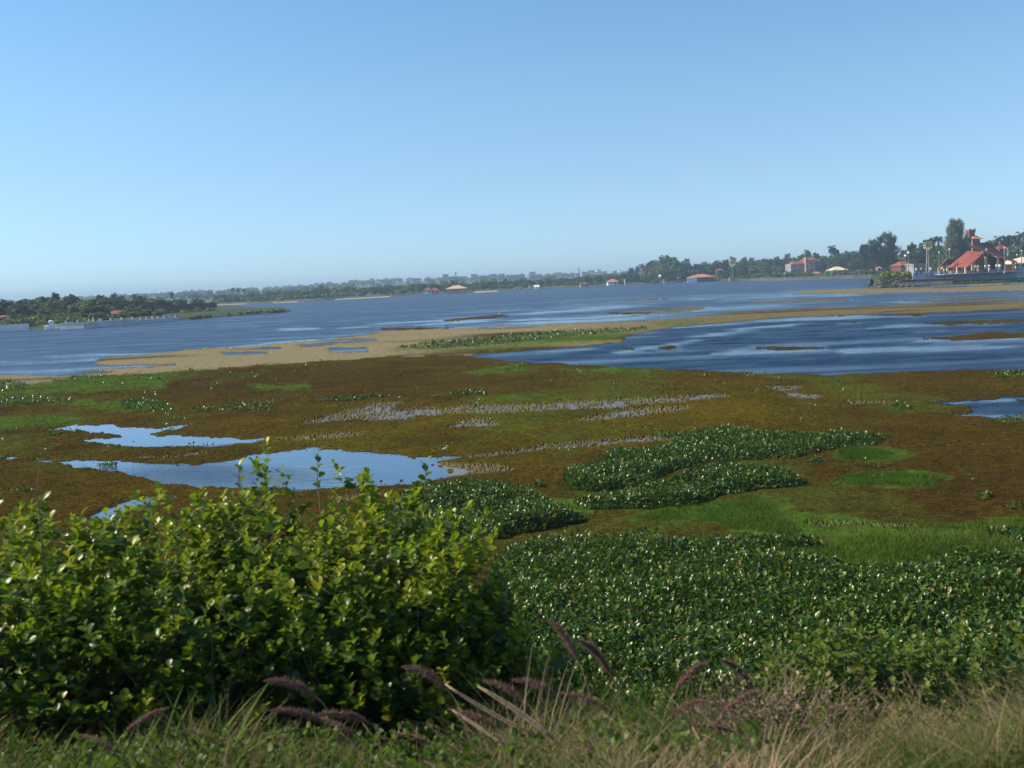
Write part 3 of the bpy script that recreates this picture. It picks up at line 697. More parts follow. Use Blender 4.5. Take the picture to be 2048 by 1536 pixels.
tint = np.clip(.42+.9*(fbm(G[:, 0]*1.3, G[:, 1]*.9, 14, 4)-.5)+RNG.normal(0, .2, n), 0, 1)
o = build_leaves('weed_litter', [scatter(T_CLUMP, G, euler_mats(RNG.random(n)*6.28, RNG.normal(.1, .6, n), RNG.normal(0, .5, n)), wd*(.6+1.1*RNG.random(n)), tint)], MAT['crumb'])
tag(o, 'dry brown and olive crumbs of weed covering the near floating mat', 'weed litter', None, 'stuff')

# ------------------------------------------------------------------ trees
def clump_leaves(centres, radii, per, size, flat=1.0, tintbase=.5, rng=None):
    rng = rng or RNG
    n = len(centres)*per; C = np.repeat(centres, per, 0); r = np.repeat(radii, per)
    d = rng.normal(size=(n, 3)); d /= np.linalg.norm(d, axis=1)[:, None]
    rr = r*(rng.random(n)**.35)
    P = C+d*rr[:, None]*np.array([1, 1, flat])
    Mx = euler_mats(rng.random(n)*6.28, rng.normal(0, .7, n), rng.random(n)*6.28)
    t = np.clip(tintbase+np.repeat(rng.normal(0, .2, len(centres)), per)+rng.normal(0, .12, n), 0, 1)
    return scatter(T_CLUMP, P, Mx, size*(.6+.8*rng.random(n)), t)
def broadleaf(kind, seed, mat):
    """unit tree: height 1, crown width 1"""
    rng = np.random.default_rng(seed)
    o = thing('broadleaf_tree', 'x', 'tree')
    tb = MB(); fork = .25
    tb.tube([(0, 0, -.03), (.01, .01, .12), (0, 0, fork)], [.035, .028, .022], 7)
    for k in range(6):
        a = k*1.05+rng.random(); r = .18+.12*rng.random()
        tb.tube([(0, 0, fork-.02), (.5*r*math.cos(a), .5*r*math.sin(a), .42), (r*math.cos(a), r*math.sin(a), .62)], [.017, .011, .005], 5)
    tb.build('trunk', MAT['bark'], o)
    nC = {'round': 46, 'wide': 54, 'loose': 34}[kind]
    cs = []
    for i in range(nC):
        v = rng.normal(size=3); v /= np.linalg.norm(v)
        rad = .36*(.55+.45*rng.random()) if kind != 'loose' else .38*(.3+.7*rng.random())
        lob = 1+.22*math.sin(3*math.atan2(v[1], v[0])+seed)+.15*math.sin(5*v[2]+seed)
        cs.append((v[0]*rad*lob*1.05, v[1]*rad*lob*1.05, .55+v[2]*rad*(1.08 if v[2] > 0 else 1.15)))
    cs = np.array(cs)
    lf = clump_leaves(cs, np.full(nC, .115)*(.7+.6*rng.random(nC)), 44 if kind != 'loose' else 34, .055, .8, .5, rng)
    build_leaves('crown', [lf], mat, o, False)
    return o
def conifer(seed, mat, slim=1.0, top=1.0):
    rng = np.random.default_rng(seed); o = thing('casuarina_tree', 'x', 'tree')
    tb = MB(); tb.tube([(0, 0, -.02), (.01, 0, .4), (0, .01, .92)], [.025, .018, .004], 7)
    cs = []; P = []; A = []; E = []
    for i in range(60):
        z = .12+.83*(i/60); r = (.40*(1-z)**.7+.06)*(.6+.6*rng.random())
        a = rng.random()*6.28; tb.tube([(0, 0, z*.96), (r*.9*math.cos(a), r*.9*math.sin(a), z+.06)], [.007, .002], 4)
        for k in range(42):
            s = rng.random()**.6; P.append((r*s*math.cos(a)+rng.normal()*.035, r*s*math.sin(a)+rng.normal()*.035, z+.06*s+rng.normal()*.025))
            A.append(a+rng.normal()*.7); E.append(rng.normal(.7, .6))
    P = np.array(P); n = len(P); Mx = euler_mats(np.array(A), np.array(E), rng.random(n)*6.28)
    tb.build('trunk', MAT['bark'], o)
    t = np.clip(.5+rng.normal(0, .2, n), 0, 1)
    sz = np.stack([np.full(n, .014), .06*(.6+.8*rng.random(n)), np.full(n, .02)], 1)
    build_leaves('crown', [scatter(T_BLADE, P, Mx, sz, t)], mat, o, False)
    return o
def palm(seed):
    """unit palm: height 1"""
    rng = np.random.default_rng(seed); o = thing('coconut_palm', 'x', 'palm')
    lean = rng.normal(0, .05); tb = MB(); tb.tube([(0, 0, -.02), (lean*.2, 0, .25), (lean*.6, 0, .55), (lean, 0, .86)], [.024, .018, .015, .013], 7)
    tb.build('trunk', MAT['bark'], o)
    parts = []
    for k in range(17):
        az = k*2.4+rng.normal()*.2; e0 = rng.choice([1.1, .7, .35, -.1])+rng.normal()*.1; L = .27+.05*rng.random()
        p = np.array([lean, 0, .86]); e = e0; pts = []; 
        for s in range(12):
            d = np.array([math.cos(az)*math.cos(e), math.sin(az)*math.cos(e), math.sin(e)]); p = p+d*L/12; e -= .16; pts.append((p.copy(), e))
        for s, (q_, e_) in enumerate(pts):
            l = .085*math.sin(math.pi*(s+1.5)/14)+.015
            for sg in (-1, 1):
                parts.append((q_, az+sg*1.15, e_*.5-.45, l))
    P = np.array([a[0] for a in parts]); n = len(P)
    Mx = euler_mats(np.array([a[1] for a in parts]), np.array([a[2] for a in parts]), rng.normal(0, .3, n))
    S = np.stack([np.full(n, .03), np.array([a[3] for a in parts]), np.full(n, .03)], 1)
    build_leaves('frond', [scatter(T_BLADE, P, Mx, S, np.clip(.5+rng.normal(0, .25, n), 0, 1))], MAT['palm'], o, False)
    return o
PROTO = {'rd': [broadleaf('round', 1, MAT['leaf_dark']), broadleaf('wide', 2, MAT['leaf_dark']), broadleaf('round', 3, MAT['leaf_dark'])],
         'rm': [broadleaf('round', 4, MAT['leaf_mid']), broadleaf('wide', 5, MAT['leaf_mid']), broadleaf('loose', 6, MAT['leaf_mid'])],
         'rl': [broadleaf('round', 7, MAT['leaf_light']), broadleaf('wide', 8, MAT['leaf_light'])],
         'cd': [conifer(9, MAT['needle']), conifer(10, MAT['needle'])], 'cp': [conifer(11, MAT['needle_pale'])],
         'pa': [palm(12), palm(13), palm(14)]}
USED = set()
REG = []
KIND_ADJ = {'rd': 'dark green round tree', 'rm': 'mid green round tree', 'rl': 'pale yellow green tree', 'cd': 'dark feathery casuarina tree', 'cp': 'pale feathery tree', 'pa': 'thin coconut palm'}
KIND_PL = {'rd': 'dark green round trees', 'rm': 'mid green round trees', 'rl': 'pale yellow green trees', 'cd': 'dark feathery casuarinas', 'cp': 'pale feathery trees', 'pa': 'coconut palms'}
def tree(px, top, D, wpx, kind, zone, zg=.8, label=None, k=None):
    if kind == 'pa': top += 3
    T = atY(px, top, D); k = random.randrange(len(PROTO[kind])) if k is None else k
    pr = PROTO[kind][k]
    if pr.name not in USED: o = pr; USED.add(pr.name)
    else: o = copy_tree(pr)
    h = T[2]-zg; wd = wpx/FPX*D
    if kind == 'pa': sx = h*.62; sc = (sx, sx, h)
    elif kind[0] == 'c': sc = (wd/.75, wd/.75, h/1.03)
    else: sc = (wd/.92, wd/.92, h/1.03)
    o.location = (T[0], D, zg); o.scale = sc; o.rotation_euler = (0, 0, random.random()*6.28)
    o['category'] = 'palm' if kind == 'pa' else 'tree'
    REG.append((o, kind, zone, px, label)); return o
R = random.uniform
# left shore, each crown read off the photograph
Z1 = 'behind the left quay'
for px_, top, D, wd, kd in [(-60, 600, 215, 60, 'rd'), (8, 597, 215, 46, 'rd'), (45, 607, 200, 34, 'rd'), (52, 594, 235, 30, 'rm'), (78, 590, 245, 36, 'rm'), (108, 584, 235, 32, 'rd'), (140, 587, 232, 38, 'rd'), (98, 606, 205, 40, 'rd'),
   (70, 605, 210, 26, 'rm'), (42, 627, 192, 32, 'rl'), (80, 626, 192, 30, 'rl'), (125, 624, 194, 22, 'rl'), (115, 617, 200, 24, 'rm'), (168, 601, 199, 50, 'rl'), (200, 608, 200, 34, 'rm'), (150, 612, 197, 30, 'rm'),
   (198, 588, 240, 22, 'rd'), (215, 589, 238, 26, 'rm'), (240, 591, 236, 32, 'rd'), (278, 587, 238, 38, 'rm'), (318, 594, 236, 42, 'rm'), (255, 613, 206, 28, 'rl'), (275, 612, 208, 34, 'rm'), (295, 618, 210, 26, 'rd'), (190, 600, 225, 30, 'rd'),
   (350, 602, 260, 22, 'rd'), (385, 603, 262, 26, 'rm'), (405, 605, 262, 18, 'rm'), (425, 604, 268, 14, 'rd'), (360, 596, 300, 26, 'rm'), (395, 596, 310, 26, 'rm'), (30, 612, 205, 28, 'rm'), (235, 603, 215, 30, 'rd'), (312, 608, 230, 26, 'rd'), (-30, 620, 198, 30, 'rm')]:
    tree(px_, top, D, wd*1.25, kd, Z1, 1.0)
x = -70
while x < 345:
    tree(x, np.interp(x, [-70, 0, 100, 150, 200, 345], [604, 601, 590, 592, 594, 598])+R(0, 7), R(222, 236), R(44, 58), random.choice(['rd', 'rd', 'rm']), 'massed behind the left quay'); x += R(18, 26)
x = -60
while x < 330:
    if not (205 < x < 238): tree(x, np.interp(x, [-70, 100, 330], [630, 622, 616])+R(0, 7), R(190, 196), R(26, 36), random.choice(['rl', 'rm', 'rl']), 'right behind the left shore walls', 1.0)
    x += R(17, 26)
tree(224, 581, 245, 0, 'pa', Z1, 1.0); tree(202, 586, 243, 0, 'pa', Z1, 1.0); tree(268, 583, 242, 0, 'pa', Z1, 1.0); tree(343, 580, 330, 0, 'pa', Z1, 1.0)
# middle far shore
Z2a, Z2b, Z2c = 'left of the long white wall', 'around the orange roofed lake house', 'left of the tall grove'
def top_line(x): return np.interp(x, [430, 520, 600, 700, 800, 860, 950, 1050, 1150, 1240], [588, 583, 577, 572, 568, 566, 562, 558, 553, 546])
x = 432
while x < 1262:
    zone = Z2a if x < 790 else (Z2b if x < 985 else Z2c)
    b = top_line(x); kd = random.choice(['rm', 'rm', 'rd', 'rm', 'rl'])
    tree(x, b+R(-2, 4), R(485, 530), R(17, 27), kd, zone); x += R(10, 15)
x = 440
while x < 1262:
    zone = Z2a if x < 790 else (Z2b if x < 985 else Z2c)
    if not (835 < x < 945 or 1150 < x < 1240):
        tree(x, top_line(x)+R(7, 13), R(455, 478)+(15 if x > 1000 else 0), R(12, 20), random.choice(['rm', 'rm', 'rd', 'rl']), zone)
    x += R(14, 24)
for px_, top in [(466, 571), (477, 572), (487, 573)]: tree(px_, top, 520, 0, 'pa', Z2a)
for px_, top in [(640, 569), (1010, 557), (905, 561)]: tree(px_, top, 530, 14, 'cd', Z2b if px_ > 700 else Z2a)
# tall grove, then the palm studded belt
Z3 = 'in the tall grove'; Z4 = 'in the belt behind the pink house'
for px_, top, D, wd, kd in [(1300, 521, 500, 26, 'rm'), (1290, 530, 490, 24, 'cp'), (1312, 520, 495, 26, 'cp'), (1330, 506, 505, 36, 'rm'), (1346, 510, 500, 34, 'rm'), (1362, 517, 503, 26, 'rm'), (1322, 525, 485, 30, 'rl'), (1345, 527, 485, 34, 'rm'),
   (1376, 522, 500, 24, 'rd'), (1392, 527, 500, 26, 'rd'), (1365, 533, 480, 30, 'rd'), (1262, 533, 500, 18, 'rm'), (1272, 536, 490, 18, 'rd'), (1385, 536, 482, 26, 'rm'), (1300, 538, 480, 26, 'rl'), (1405, 530, 500, 22, 'rd')]:
    tree(px_, top, D, wd, kd, Z3)
tree(1276, 527, 500, 0, 'pa', Z3); tree(1283, 524, 503, 0, 'pa', Z3); tree(1304, 515, 500, 0, 'pa', Z3); tree(1373, 513, 510, 0, 'pa', Z3)
def top4(x): return np.interp(x, [1400, 1470, 1540, 1580, 1620, 1650, 1690, 1740, 1800, 1850], [524, 516, 513, 511, 503, 506, 500, 492, 498, 490])
x = 1405
while x < 1760:
    tree(x, top4(x)+R(-1, 5), R(480, 520) if x < 1640 else R(430, 460), R(20, 34), random.choice(['rd', 'rm', 'rd', 'rm']), Z4); x += R(13, 19)
x = 1410
while x < 1740:
    if not (1570 < x < 1650 or 1655 < x < 1700 or 1375 < x < 1432):
        tree(x, top4(x)+R(13, 22), R(445, 465) if x < 1640 else R(412, 425), R(17, 28), random.choice(['rd', 'rm', 'rl', 'rm']), Z4)
    x += R(11, 18)
x = 1395
while x < 1745:
    tree(x, top4(x)+R(2, 5), R(535, 570), R(24, 32), random.choice(['rm', 'rd']), 'in the back row behind the pink house'); x += R(15, 20)
x = 455
while x < 1250:
    tree(x, top_line(x)+R(1, 4), R(560, 600), R(24, 34), random.choice(['rm', 'rd']), 'in the back row, middle shore'); x += R(20, 28)
for px_, top, D in [(1409, 519, 500), (1433, 516, 500), (1449, 516, 500), (1467, 508, 495), (1491, 509, 498), (1503, 511, 500), (1531, 512, 500), (1574, 502, 490), (1615, 494, 480), (1663, 487, 445), (1675, 491, 445), (1722, 484, 440), (1730, 486, 440)]:
    tree(px_, top, D, 0, 'pa', Z4)
for px_, top in [(1552, 530), (1563, 528), (1576, 532)]: tree(px_, top, 458, 0, 'pa', Z4)
# peninsula
Z5 = 'behind the red roofed pavilion'
for px_, top, D, wd, kd in [(1745, 478, 330, 30, 'cd'), (1760, 471, 325, 34, 'cd'), (1774, 464, 322, 40, 'cd'), (1786, 472, 326, 34, 'cd'), (1728, 488, 335, 26, 'cd'), (1752, 485, 318, 34, 'cd'), (1780, 482, 316, 40, 'cd')]:
    tree(px_, top, D, wd, kd, 'in the dark clump left of the windmill', 1.5)
for px_, top, D, wd, kd in [(1822, 483, 330, 34, 'rd'), (1858, 475, 335, 44, 'rd'), (1845, 485, 320, 40, 'rd'), (1880, 488, 315, 34, 'rd'), (1812, 498, 310, 34, 'rm'), (1838, 505, 290, 34, 'rd'), (1868, 507, 280, 26, 'rm'), (1875, 496, 300, 34, 'rd'),
   (1945, 476, 296, 34, 'rd'), (1932, 470, 295, 26, 'rd'), (1985, 475, 330, 40, 'rm'), (2012, 478, 335, 40, 'rd'), (2040, 474, 330, 44, 'rm'), (2000, 488, 315, 40, 'rd'), (2030, 492, 310, 40, 'rm'), (2060, 480, 300, 44, 'rd'), (2090, 476, 310, 44, 'rm'), (1965, 485, 320, 34, 'rd'), (2055, 500, 280, 36, 'rl')]:
    tree(px_, top, D, wd, kd, Z5, 2.0)
for px_, top, D in [(1876, 468, 335), (1998, 468, 320), (2009, 465, 322), (2020, 464, 322), (2030, 466, 324), (2044, 459, 320), (2060, 462, 320)]: tree(px_, top, D, 0, 'pa', Z5, 2.0)
o = tree(1911, 437, 262, 54, 'cp', Z5, 2.0, 'tallest tree on the peninsula, pale feathery column left of the small tower house', 0)
for dx, tp in ((-8, 443), (2, 438), (9, 444)): tree(1911+dx, tp, 262+dx*.3, 36, 'cp', 'forming the tall pale column beside the pavilion', 2.0)
tree(1872, 516, 232, 14, 'rl', 'beside the windmill post', 2.0, 'small pale bushy tree just right of the big windmill post')
# unused prototypes are removed; labels say which one by its order along the shore
for pl in PROTO.values():
    for pr in pl:
        if pr.name not in USED:
            for ch in list(pr.children): bpy.data.objects.remove(ch)
            bpy.data.objects.remove(pr)
ORD = ['first', 'second', 'third', 'fourth', 'fifth', 'sixth', 'seventh', 'eighth', 'ninth', 'tenth', 'eleventh', 'twelfth', 'thirteenth', 'fourteenth', 'fifteenth', 'sixteenth', 'seventeenth', 'eighteenth', 'nineteenth', 'twentieth']
byk = {}
for r in REG: byk.setdefault((r[1], r[2]), []).append(r)
for (kd, zn), rs in byk.items():
    rs.sort(key=lambda r: r[3])
    for i, r in enumerate(rs):
        o = r[0]; o['group'] = KIND_PL[kd]+' '+zn
        if r[4]: o['label'] = r[4]; continue
        if len(rs) == 1: o['label'] = 'the only '+KIND_ADJ[kd]+' '+zn
        elif i == len(rs)-1: o['label'] = 'rightmost '+KIND_ADJ[kd]+' '+zn
        elif i == 0: o['label'] = 'leftmost '+KIND_ADJ[kd]+' '+zn
        elif i < 20: o['label'] = ORD[i]+' '+KIND_ADJ[kd]+' from the left '+zn
        else: o['label'] = ORD[len(rs)-1-i]+' '+KIND_ADJ[kd]+' from the right '+zn
# hillside woodland
n = 1500; a = RNG.random(n)*1.5-.75; Yr = 620+RNG.random(n)**.8*950; Xr = a*Yr
keep = fbm(Xr*.008, Yr*.008, 66, 3) > .36; a = a[keep]; Yr = Yr[keep]; Xr = Xr[keep]; n = len(a)
zr = hill_z(Xr, Yr, a); hgt = RNG.uniform(3, 6, n)
C = np.stack([Xr, Yr, zr+hgt*.5], 1)
lf = clump_leaves(C, hgt*.75, 60, 1.5, .62)
tag(build_leaves('hillside_woodland', [lf], MAT['leaf_mid'], None, False), 'hazy green woodland covering the low hills beyond the lake', 'woodland', None, 'stuff')
# undergrowth along the shores
def undergrowth(pts, n, dmin, dmax, z, h, label, mat='leaf_mid', size=.35):
    a_, Ys = interp_shore(pts); aa = RNG.uniform(a_[0], a_[-1], n); Yb = np.interp(aa, a_, Ys)+RNG.uniform(dmin, dmax, n)
    Cc = np.stack([aa*Yb, Yb, z+RNG.random(n)*h*.4], 1)
    keep = fbm(Cc[:, 0]*.08, Cc[:, 1]*.02, 43, 3) > .38; Cc = Cc[keep]
    return tag(build_leaves('shore_scrub', [clump_leaves(Cc, np.full(len(Cc), h*.6), 26, size, .6)], MAT[mat], None, False), label, 'scrub', None, 'stuff')
undergrowth([p for p in MAIN if 400 < p[0] < 1800], 900, 14, 34, .9, 2.6, 'low scrub filling the gaps under the trees of the far shore', 'leaf_mid', .8)
undergrowth([p for p in MAIN if 400 < p[0] < 1800], 420, 4, 9, .5, 1.0, 'pale low weeds along the water edge of the far shore', 'leaf_light', .45)
undergrowth([(-200, 676), (0, 663), (150, 657), (300, 645), (430, 635)], 420, 7, 30, .8, 1.8, 'low scrub under the trees of the left shore', 'leaf_light', .45)
undergrowth([(380, 640), (430, 635), (520, 628), (570, 625)], 300, 1, 12, .3, .6, 'rank green grass covering the low spit', 'leaf_light', .35)
undergrowth([(1760, 577), (1870, 571), (2048, 563), (2300, 550)], 700, .5, 6, .1, .5, 'ragged green weeds on the bank under the peninsula wall', 'grass', .22)
undergrowth([(1745, 577), (1870, 571), (2300, 550)], 260, 60, 100, 2.0, 2.0, 'dark scrub under the trees of the peninsula', 'leaf_dark', .4)
undergrowth([(1770, 577), (1815, 575)], 60, 12, 18, 2.0, 1.5, 'yellow green shrubs at the near end of the peninsula wall', 'leaf_light', .3)

# ------------------------------------------------------------------ houses
def house(name, x0, x1, base, eave, ridge, D, wall, roof, label, cat='house', depth=None, kind='hip', zg=None, nwin=3, over=.08, rz=0, chimney=False, wmat='glass', group=None):
    """x0..x1, eave and ridge are where the front wall shows; built at its own distance D in metres"""
    A = atY(x0, eave, D); Bp = atY(x1, eave, D); cx = (A[0]+Bp[0])/2; wd = Bp[0]-A[0]
    xm = (x0+x1)/2; ze = atY(xm, eave, D)[2]; zr = atY(xm, ridge, D)[2]; zb = atY(xm, base, D)[2] if zg is None else zg
    dp = depth or wd*.6; o = thing(name, label, cat, (cx, D+dp/2, zb), rz, group)
    hw = ze-zb; m = MB(); m.box((0, 0, hw/2-.25), (wd, dp, hw+.5)); m.build('wall', MAT[wall], o)
    ov = max(.25, wd*over); r = MB(); hx, hy = wd/2+ov, dp/2+ov; hr = zr-zb
    if kind == 'hip':
        ix = max(hx-hy, hx*.25)
        V = [(-hx, -hy, hw-.05), (hx, -hy, hw-.05), (hx, hy, hw-.05), (-hx, hy, hw-.05), (-ix, 0, hr), (ix, 0, hr), (-hx, -hy, hw-.22), (hx, -hy, hw-.22), (hx, hy, hw-.22), (-hx, hy, hw-.22)]
        r.add(V, [(0, 1, 5, 4), (1, 2, 5), (2, 3, 4, 5), (3, 0, 4), (6, 7, 1, 0), (7, 8, 2, 1), (8, 9, 3, 2), (9, 6, 0, 3), (9, 8, 7, 6)])
    elif kind == 'gable':
        V = [(-hx, -hy, hw-.05), (hx, -hy, hw-.05), (hx, hy, hw-.05), (-hx, hy, hw-.05), (-hx, 0, hr), (hx, 0, hr)]
        r.add(V, [(0, 1, 5, 4), (1, 2, 5), (2, 3, 4, 5), (3, 0, 4), (3, 2, 1, 0)])
    elif kind == 'shed':
        r.slab([(-hx, -hy, hw), (hx, -hy, hw), (hx, hy, hr), (-hx, hy, hr)], .2)
    else:
        r.box((0, 0, hw+max(.1, (hr-hw)/2)), (wd+.3, dp+.3, max(.2, hr-hw)))
    r.build('roof', MAT[roof], o)
    for k in range(nwin):
        xx = -wd/2+wd*(k+.5)/nwin; ww = min(1.6, wd/nwin*.45); wh = min(1.3, hw*.5)
        if k == nwin//2 and nwin > 1:
            f = MB(); f.box((xx, -dp/2-.04, min(1.1, hw*.42)), (min(1.1, ww), .08, min(2.1, hw*.8))); f.build('door', MAT['brownwall'], o)
        else:
            f = MB(); f.box((xx, -dp/2-.03, hw*.55), (ww, .06, wh)); w_ = f.build('window', MAT['white'], o)
            g = MB(); g.box((xx, -dp/2-.075, hw*.55), (ww*.85, .03, wh*.85)); g.build('pane', MAT[wmat], w_)
    if chimney:
        c_ = MB(); c_.box((wd*.25, dp*.15, hr), (.7, .7, 1.2)); c_.build('chimney', MAT['white'], o)
    return o
# left shore
house('lake_house', -40, 17, 652, 640, 632, 196, 'brownwall', 'tile_red', 'low red roofed house half out of view at the left edge', depth=7, zg=1, nwin=3)
house('lake_house', 213, 232, 634, 628, 622, 204, 'brownwall', 'tile_red', 'small red roofed outbuilding right of the big pale tree', depth=4, zg=1, nwin=2, kind='shed')
house('flat_house', 213, 234, 628, 617, 615.5, 214, 'cream', 'white', 'small cream flat roofed house standing above a red shed roof', depth=5, zg=1, nwin=2, kind='flat')
house('long_shed', 312, 372, 632, 617, 609, 232, 'brownwall', 'roof_grey', 'long low shed with a weathered grey brown roof on the left shore', 'shed', depth=8, zg=1, nwin=5)
def wall_run(name, pts, h, th, mat, label, cat='wall', zb=0.0, posts=0, postmat='white', capmat=None, ph=.5, group=None):
    """a wall along ground points (photo px of its foot)"""
    G = [atfoot(p, zb) for p in pts]
    o = thing(name, label, cat, tuple(G[0]), 0, group); m = MB(); cap = MB()
    for i in range(len(G)-1):
        p, q_ = G[i]-G[0], G[i+1]-G[0]; L_ = np.linalg.norm(q_-p); c_ = (p+q_)/2; rz = math.atan2(q_[1]-p[1], q_[0]-p[0])
        m.box((c_[0], c_[1], h/2-.3), (L_, th, h+.6), rz); cap.box((c_[0], c_[1], h+.05), (L_, th+.12, .1), rz)
    m.build('wall', MAT[mat], o); cap.build('coping', MAT[capmat or mat], o)
    if posts:
        tot = G[-1]-G[0]
        for k in range(posts):
            p = tot*(k+.5)/posts; b = MB(); b.box((p[0], p[1], h+.1+ph/2), (.25, .25, ph)); b.build('post', MAT[postmat], o)
    return o
def atfoot(p, zb):
    if len(p) == 3: P = atY(p[0], p[1], p[2]); return np.array([P[0], p[2], zb])
    return ground(np.array(p[0]), np.array(p[1]), zb)
wall_run('white_wall', [(-200, 673), (0, 660.2), (58, 656.8)], .75, .3, 'white', 'short white wall at the water edge, leftmost on the shore', zb=.35)
wall_run('quay_wall', [(121, 655.9), (170, 654.0), (275, 645.9)], .7, .5, 'quay', 'grey concrete quay wall in front of the pale tree on the left shore', 'quay', zb=.25, posts=7, ph=.4)
wall_run('quay_wall', [(275, 645.8), (356, 639.6)], .4, .5, 'quay', 'low continuing quay edge with white posts, right of the grey quay wall', 'quay', zb=.2, posts=7, ph=.5)
wall_run('boat_ramp', [(92, 657), (121, 656)], .5, .8, 'quay', 'sloping concrete slip at the left end of the quay', 'slipway', zb=.1)
wall_run('garden_wall', [(312, 638, 222), (372, 634, 225), (432, 630, 232)], 2.0, .4, 'brownwall', 'long dark brown wall beside the grassy spit', zb=.8)
o = thing('gate_pillar', 'white rounded gate pillar at the end of the quay slip', 'pillar', tuple(ground(np.array(103.), np.array(656.), .3)))
m = MB(); m.box((0, 0, .55), (.7, .5, 1.1)); m.build('shaft', MAT['white'], o); m = MB(); m.tube([(0, 0, 1.1), (0, 0, 1.25), (0, 0, 1.4)], [.45, .4, .1], 10); m.build('cap', MAT['white'], o)
def boat(px, py, L_, label, hull='tile_pale', cabin=False, rz=0):
    P = ground(np.array(float(px)), np.array(float(py)), 0.0); o = thing('boat', label, 'boat', tuple(P), rz)
    V = []; Fs = []; N_ = 9
    for i in range(N_):
        t = i/(N_-1); x_ = (t-.5)*L_; w_ = L_*.16*math.sin(math.pi*(.12+.85*t))**.6; z1 = .55+.25*(2*t-1)**2
        V += [(x_, -w_, z1), (x_, -w_*.7, -.1), (x_, w_*.7, -.1), (x_, w_, z1)]
    for i in range(N_-1):
        a_ = i*4
        for k in range(3): Fs.append((a_+k, a_+k+1, a_+k+5, a_+k+4))
        Fs.append((a_+3, a_, a_+4, a_+7))
    Fs += [(0, 1, 2, 3), (N_*4-1, N_*4-2, N_*4-3, N_*4-4)]
    m = MB(); m.add(V, Fs); m.build('hull', MAT[hull], o)
    if cabin:
        m = MB(); m.box((0, 0, 1.5), (L_*.5, L_*.2, .12)); m.build('canopy', MAT['white'], o)
        for sx in (-1, 1):
            for sy in (-1, 1): m = MB(); m.tube([(sx*L_*.22, sy*L_*.08, .6), (sx*L_*.22, sy*L_*.08, 1.46)], .03, 5); m.build('post', MAT['metal'], o)
    return o
boat(255, 645, 4.2, 'long cream boat moored against the left quay', 'tile_cream', rz=.05)
boat(100, 659, 1.8, 'small white dinghy at the quay slip', 'white')
# middle shore
wall_run('white_wall', [(783, 591), (833, 588)], 1.15, .4, 'white', 'long bright white wall on the water edge left of the red roofed house', zb=.2)
house('lake_house', 847, 862, 587, 580, 575, 452, 'white', 'tile_red', 'red roofed white house, left half of the pair on the far shore', depth=6, zg=.6, nwin=2)
house('lake_house', 861, 878, 587, 581, 576, 456, 'cream', 'tile_red', 'red roofed house, right half of the pair on the far shore', depth=6, zg=.6, nwin=2)
house('lake_house', 893, 931, 585, 577, 571, 455, 'pinkwall', 'tile_pale', 'wide lake house with a large pale orange roof', depth=9, zg=.6, nwin=5)
house('boathouse', 1161, 1178, 572, 567.5, 564.5, 462, 'pinkwall', 'tile_red', 'small pink boathouse with a red roof on the far shore', depth=5, zg=.5, nwin=2)
house('lake_house', 1216, 1236, 571, 563.5, 558, 470, 'white', 'tile_orange', 'little orange roofed house just left of the tall grove', depth=6, zg=.6, nwin=2)
house('sheds', 1030, 1046, 579, 575.5, 574, 465, 'cream', 'tile_pale', 'low sandy coloured shed at the water edge, mid shore', 'shed', depth=5, zg=.5, nwin=2, kind='flat').name = 'low_shed'
house('flat_house', 1058, 1068, 577, 572, 570.5, 475, 'white', 'greywall', 'small white flat roofed building above the slanted white hut', depth=5, zg=.7, nwin=2, kind='flat')
house('white_hut', 1069, 1078, 577, 574, 570, 462, 'white', 'white', 'slanted white hut at the water edge, mid shore', 'hut', depth=4, zg=.5, nwin=1, kind='shed')
house('flat_house', 1146, 1160, 562, 560.5, 559.5, 560, 'greywall', 'white', 'low white roofed building above the pink boathouse', depth=6, zg=1.2, nwin=2, kind='flat')
for i, (px_, py_, D, wp, hp, lb) in enumerate([(668, 587, 470, 5, 8, 'tall white little house among far trees left of centre'), (679, 589, 472, 5, 4, 'small white hut beside the tall white little house'),
     (727, 581, 540, 4, 5, 'white hut high among the far trees'), (805, 583, 500, 8, 3, 'low white hut above the long white wall'), (816, 570, 620, 5, 8, 'slim white house on the slope above the long white wall'),
     (937, 582, 458, 5, 4, 'white hut right of the wide orange roof'), (1003, 580, 462, 9, 3, 'low white landing at the mid shore'), (1013, 558, 700, 5, 5, 'small white house on the slope, centre'), (935, 559, 900, 7, 4, 'small white house on the skyline right of the water tower')]):
    house('white_hut', px_-wp/2, px_+wp/2, py_+2, py_-hp*.6, py_-hp, D, 'white', 'roof_grey' if i % 2 else 'tile_red', lb, 'hut', zg=(.6 if D < 600 else None), nwin=1)
# sandy landing strips
def strip(name, pts, mat, label):
    G = ground(np.array([p[0] for p in pts], float), np.array([p[1] for p in pts], float), .12)
    m = MB(); m.slab([tuple(g) for g in G], .25); o = m.build(name, MAT[mat]); return tag(o, kind='structure')
strip('sand_beach', [(432, 610.5), (492, 608), (492, 605.5), (432, 606)], 'sand', '')
strip('sand_beach', [(545, 606), (595, 604), (595, 602), (545, 604)], 'sand', '')
strip('sand_beach', [(670, 600), (780, 594), (780, 592), (670, 598)], 'sand', '')
strip('sand_beach', [(945, 586), (1000, 583), (990, 580.5), (955, 581)], 'sand', '')
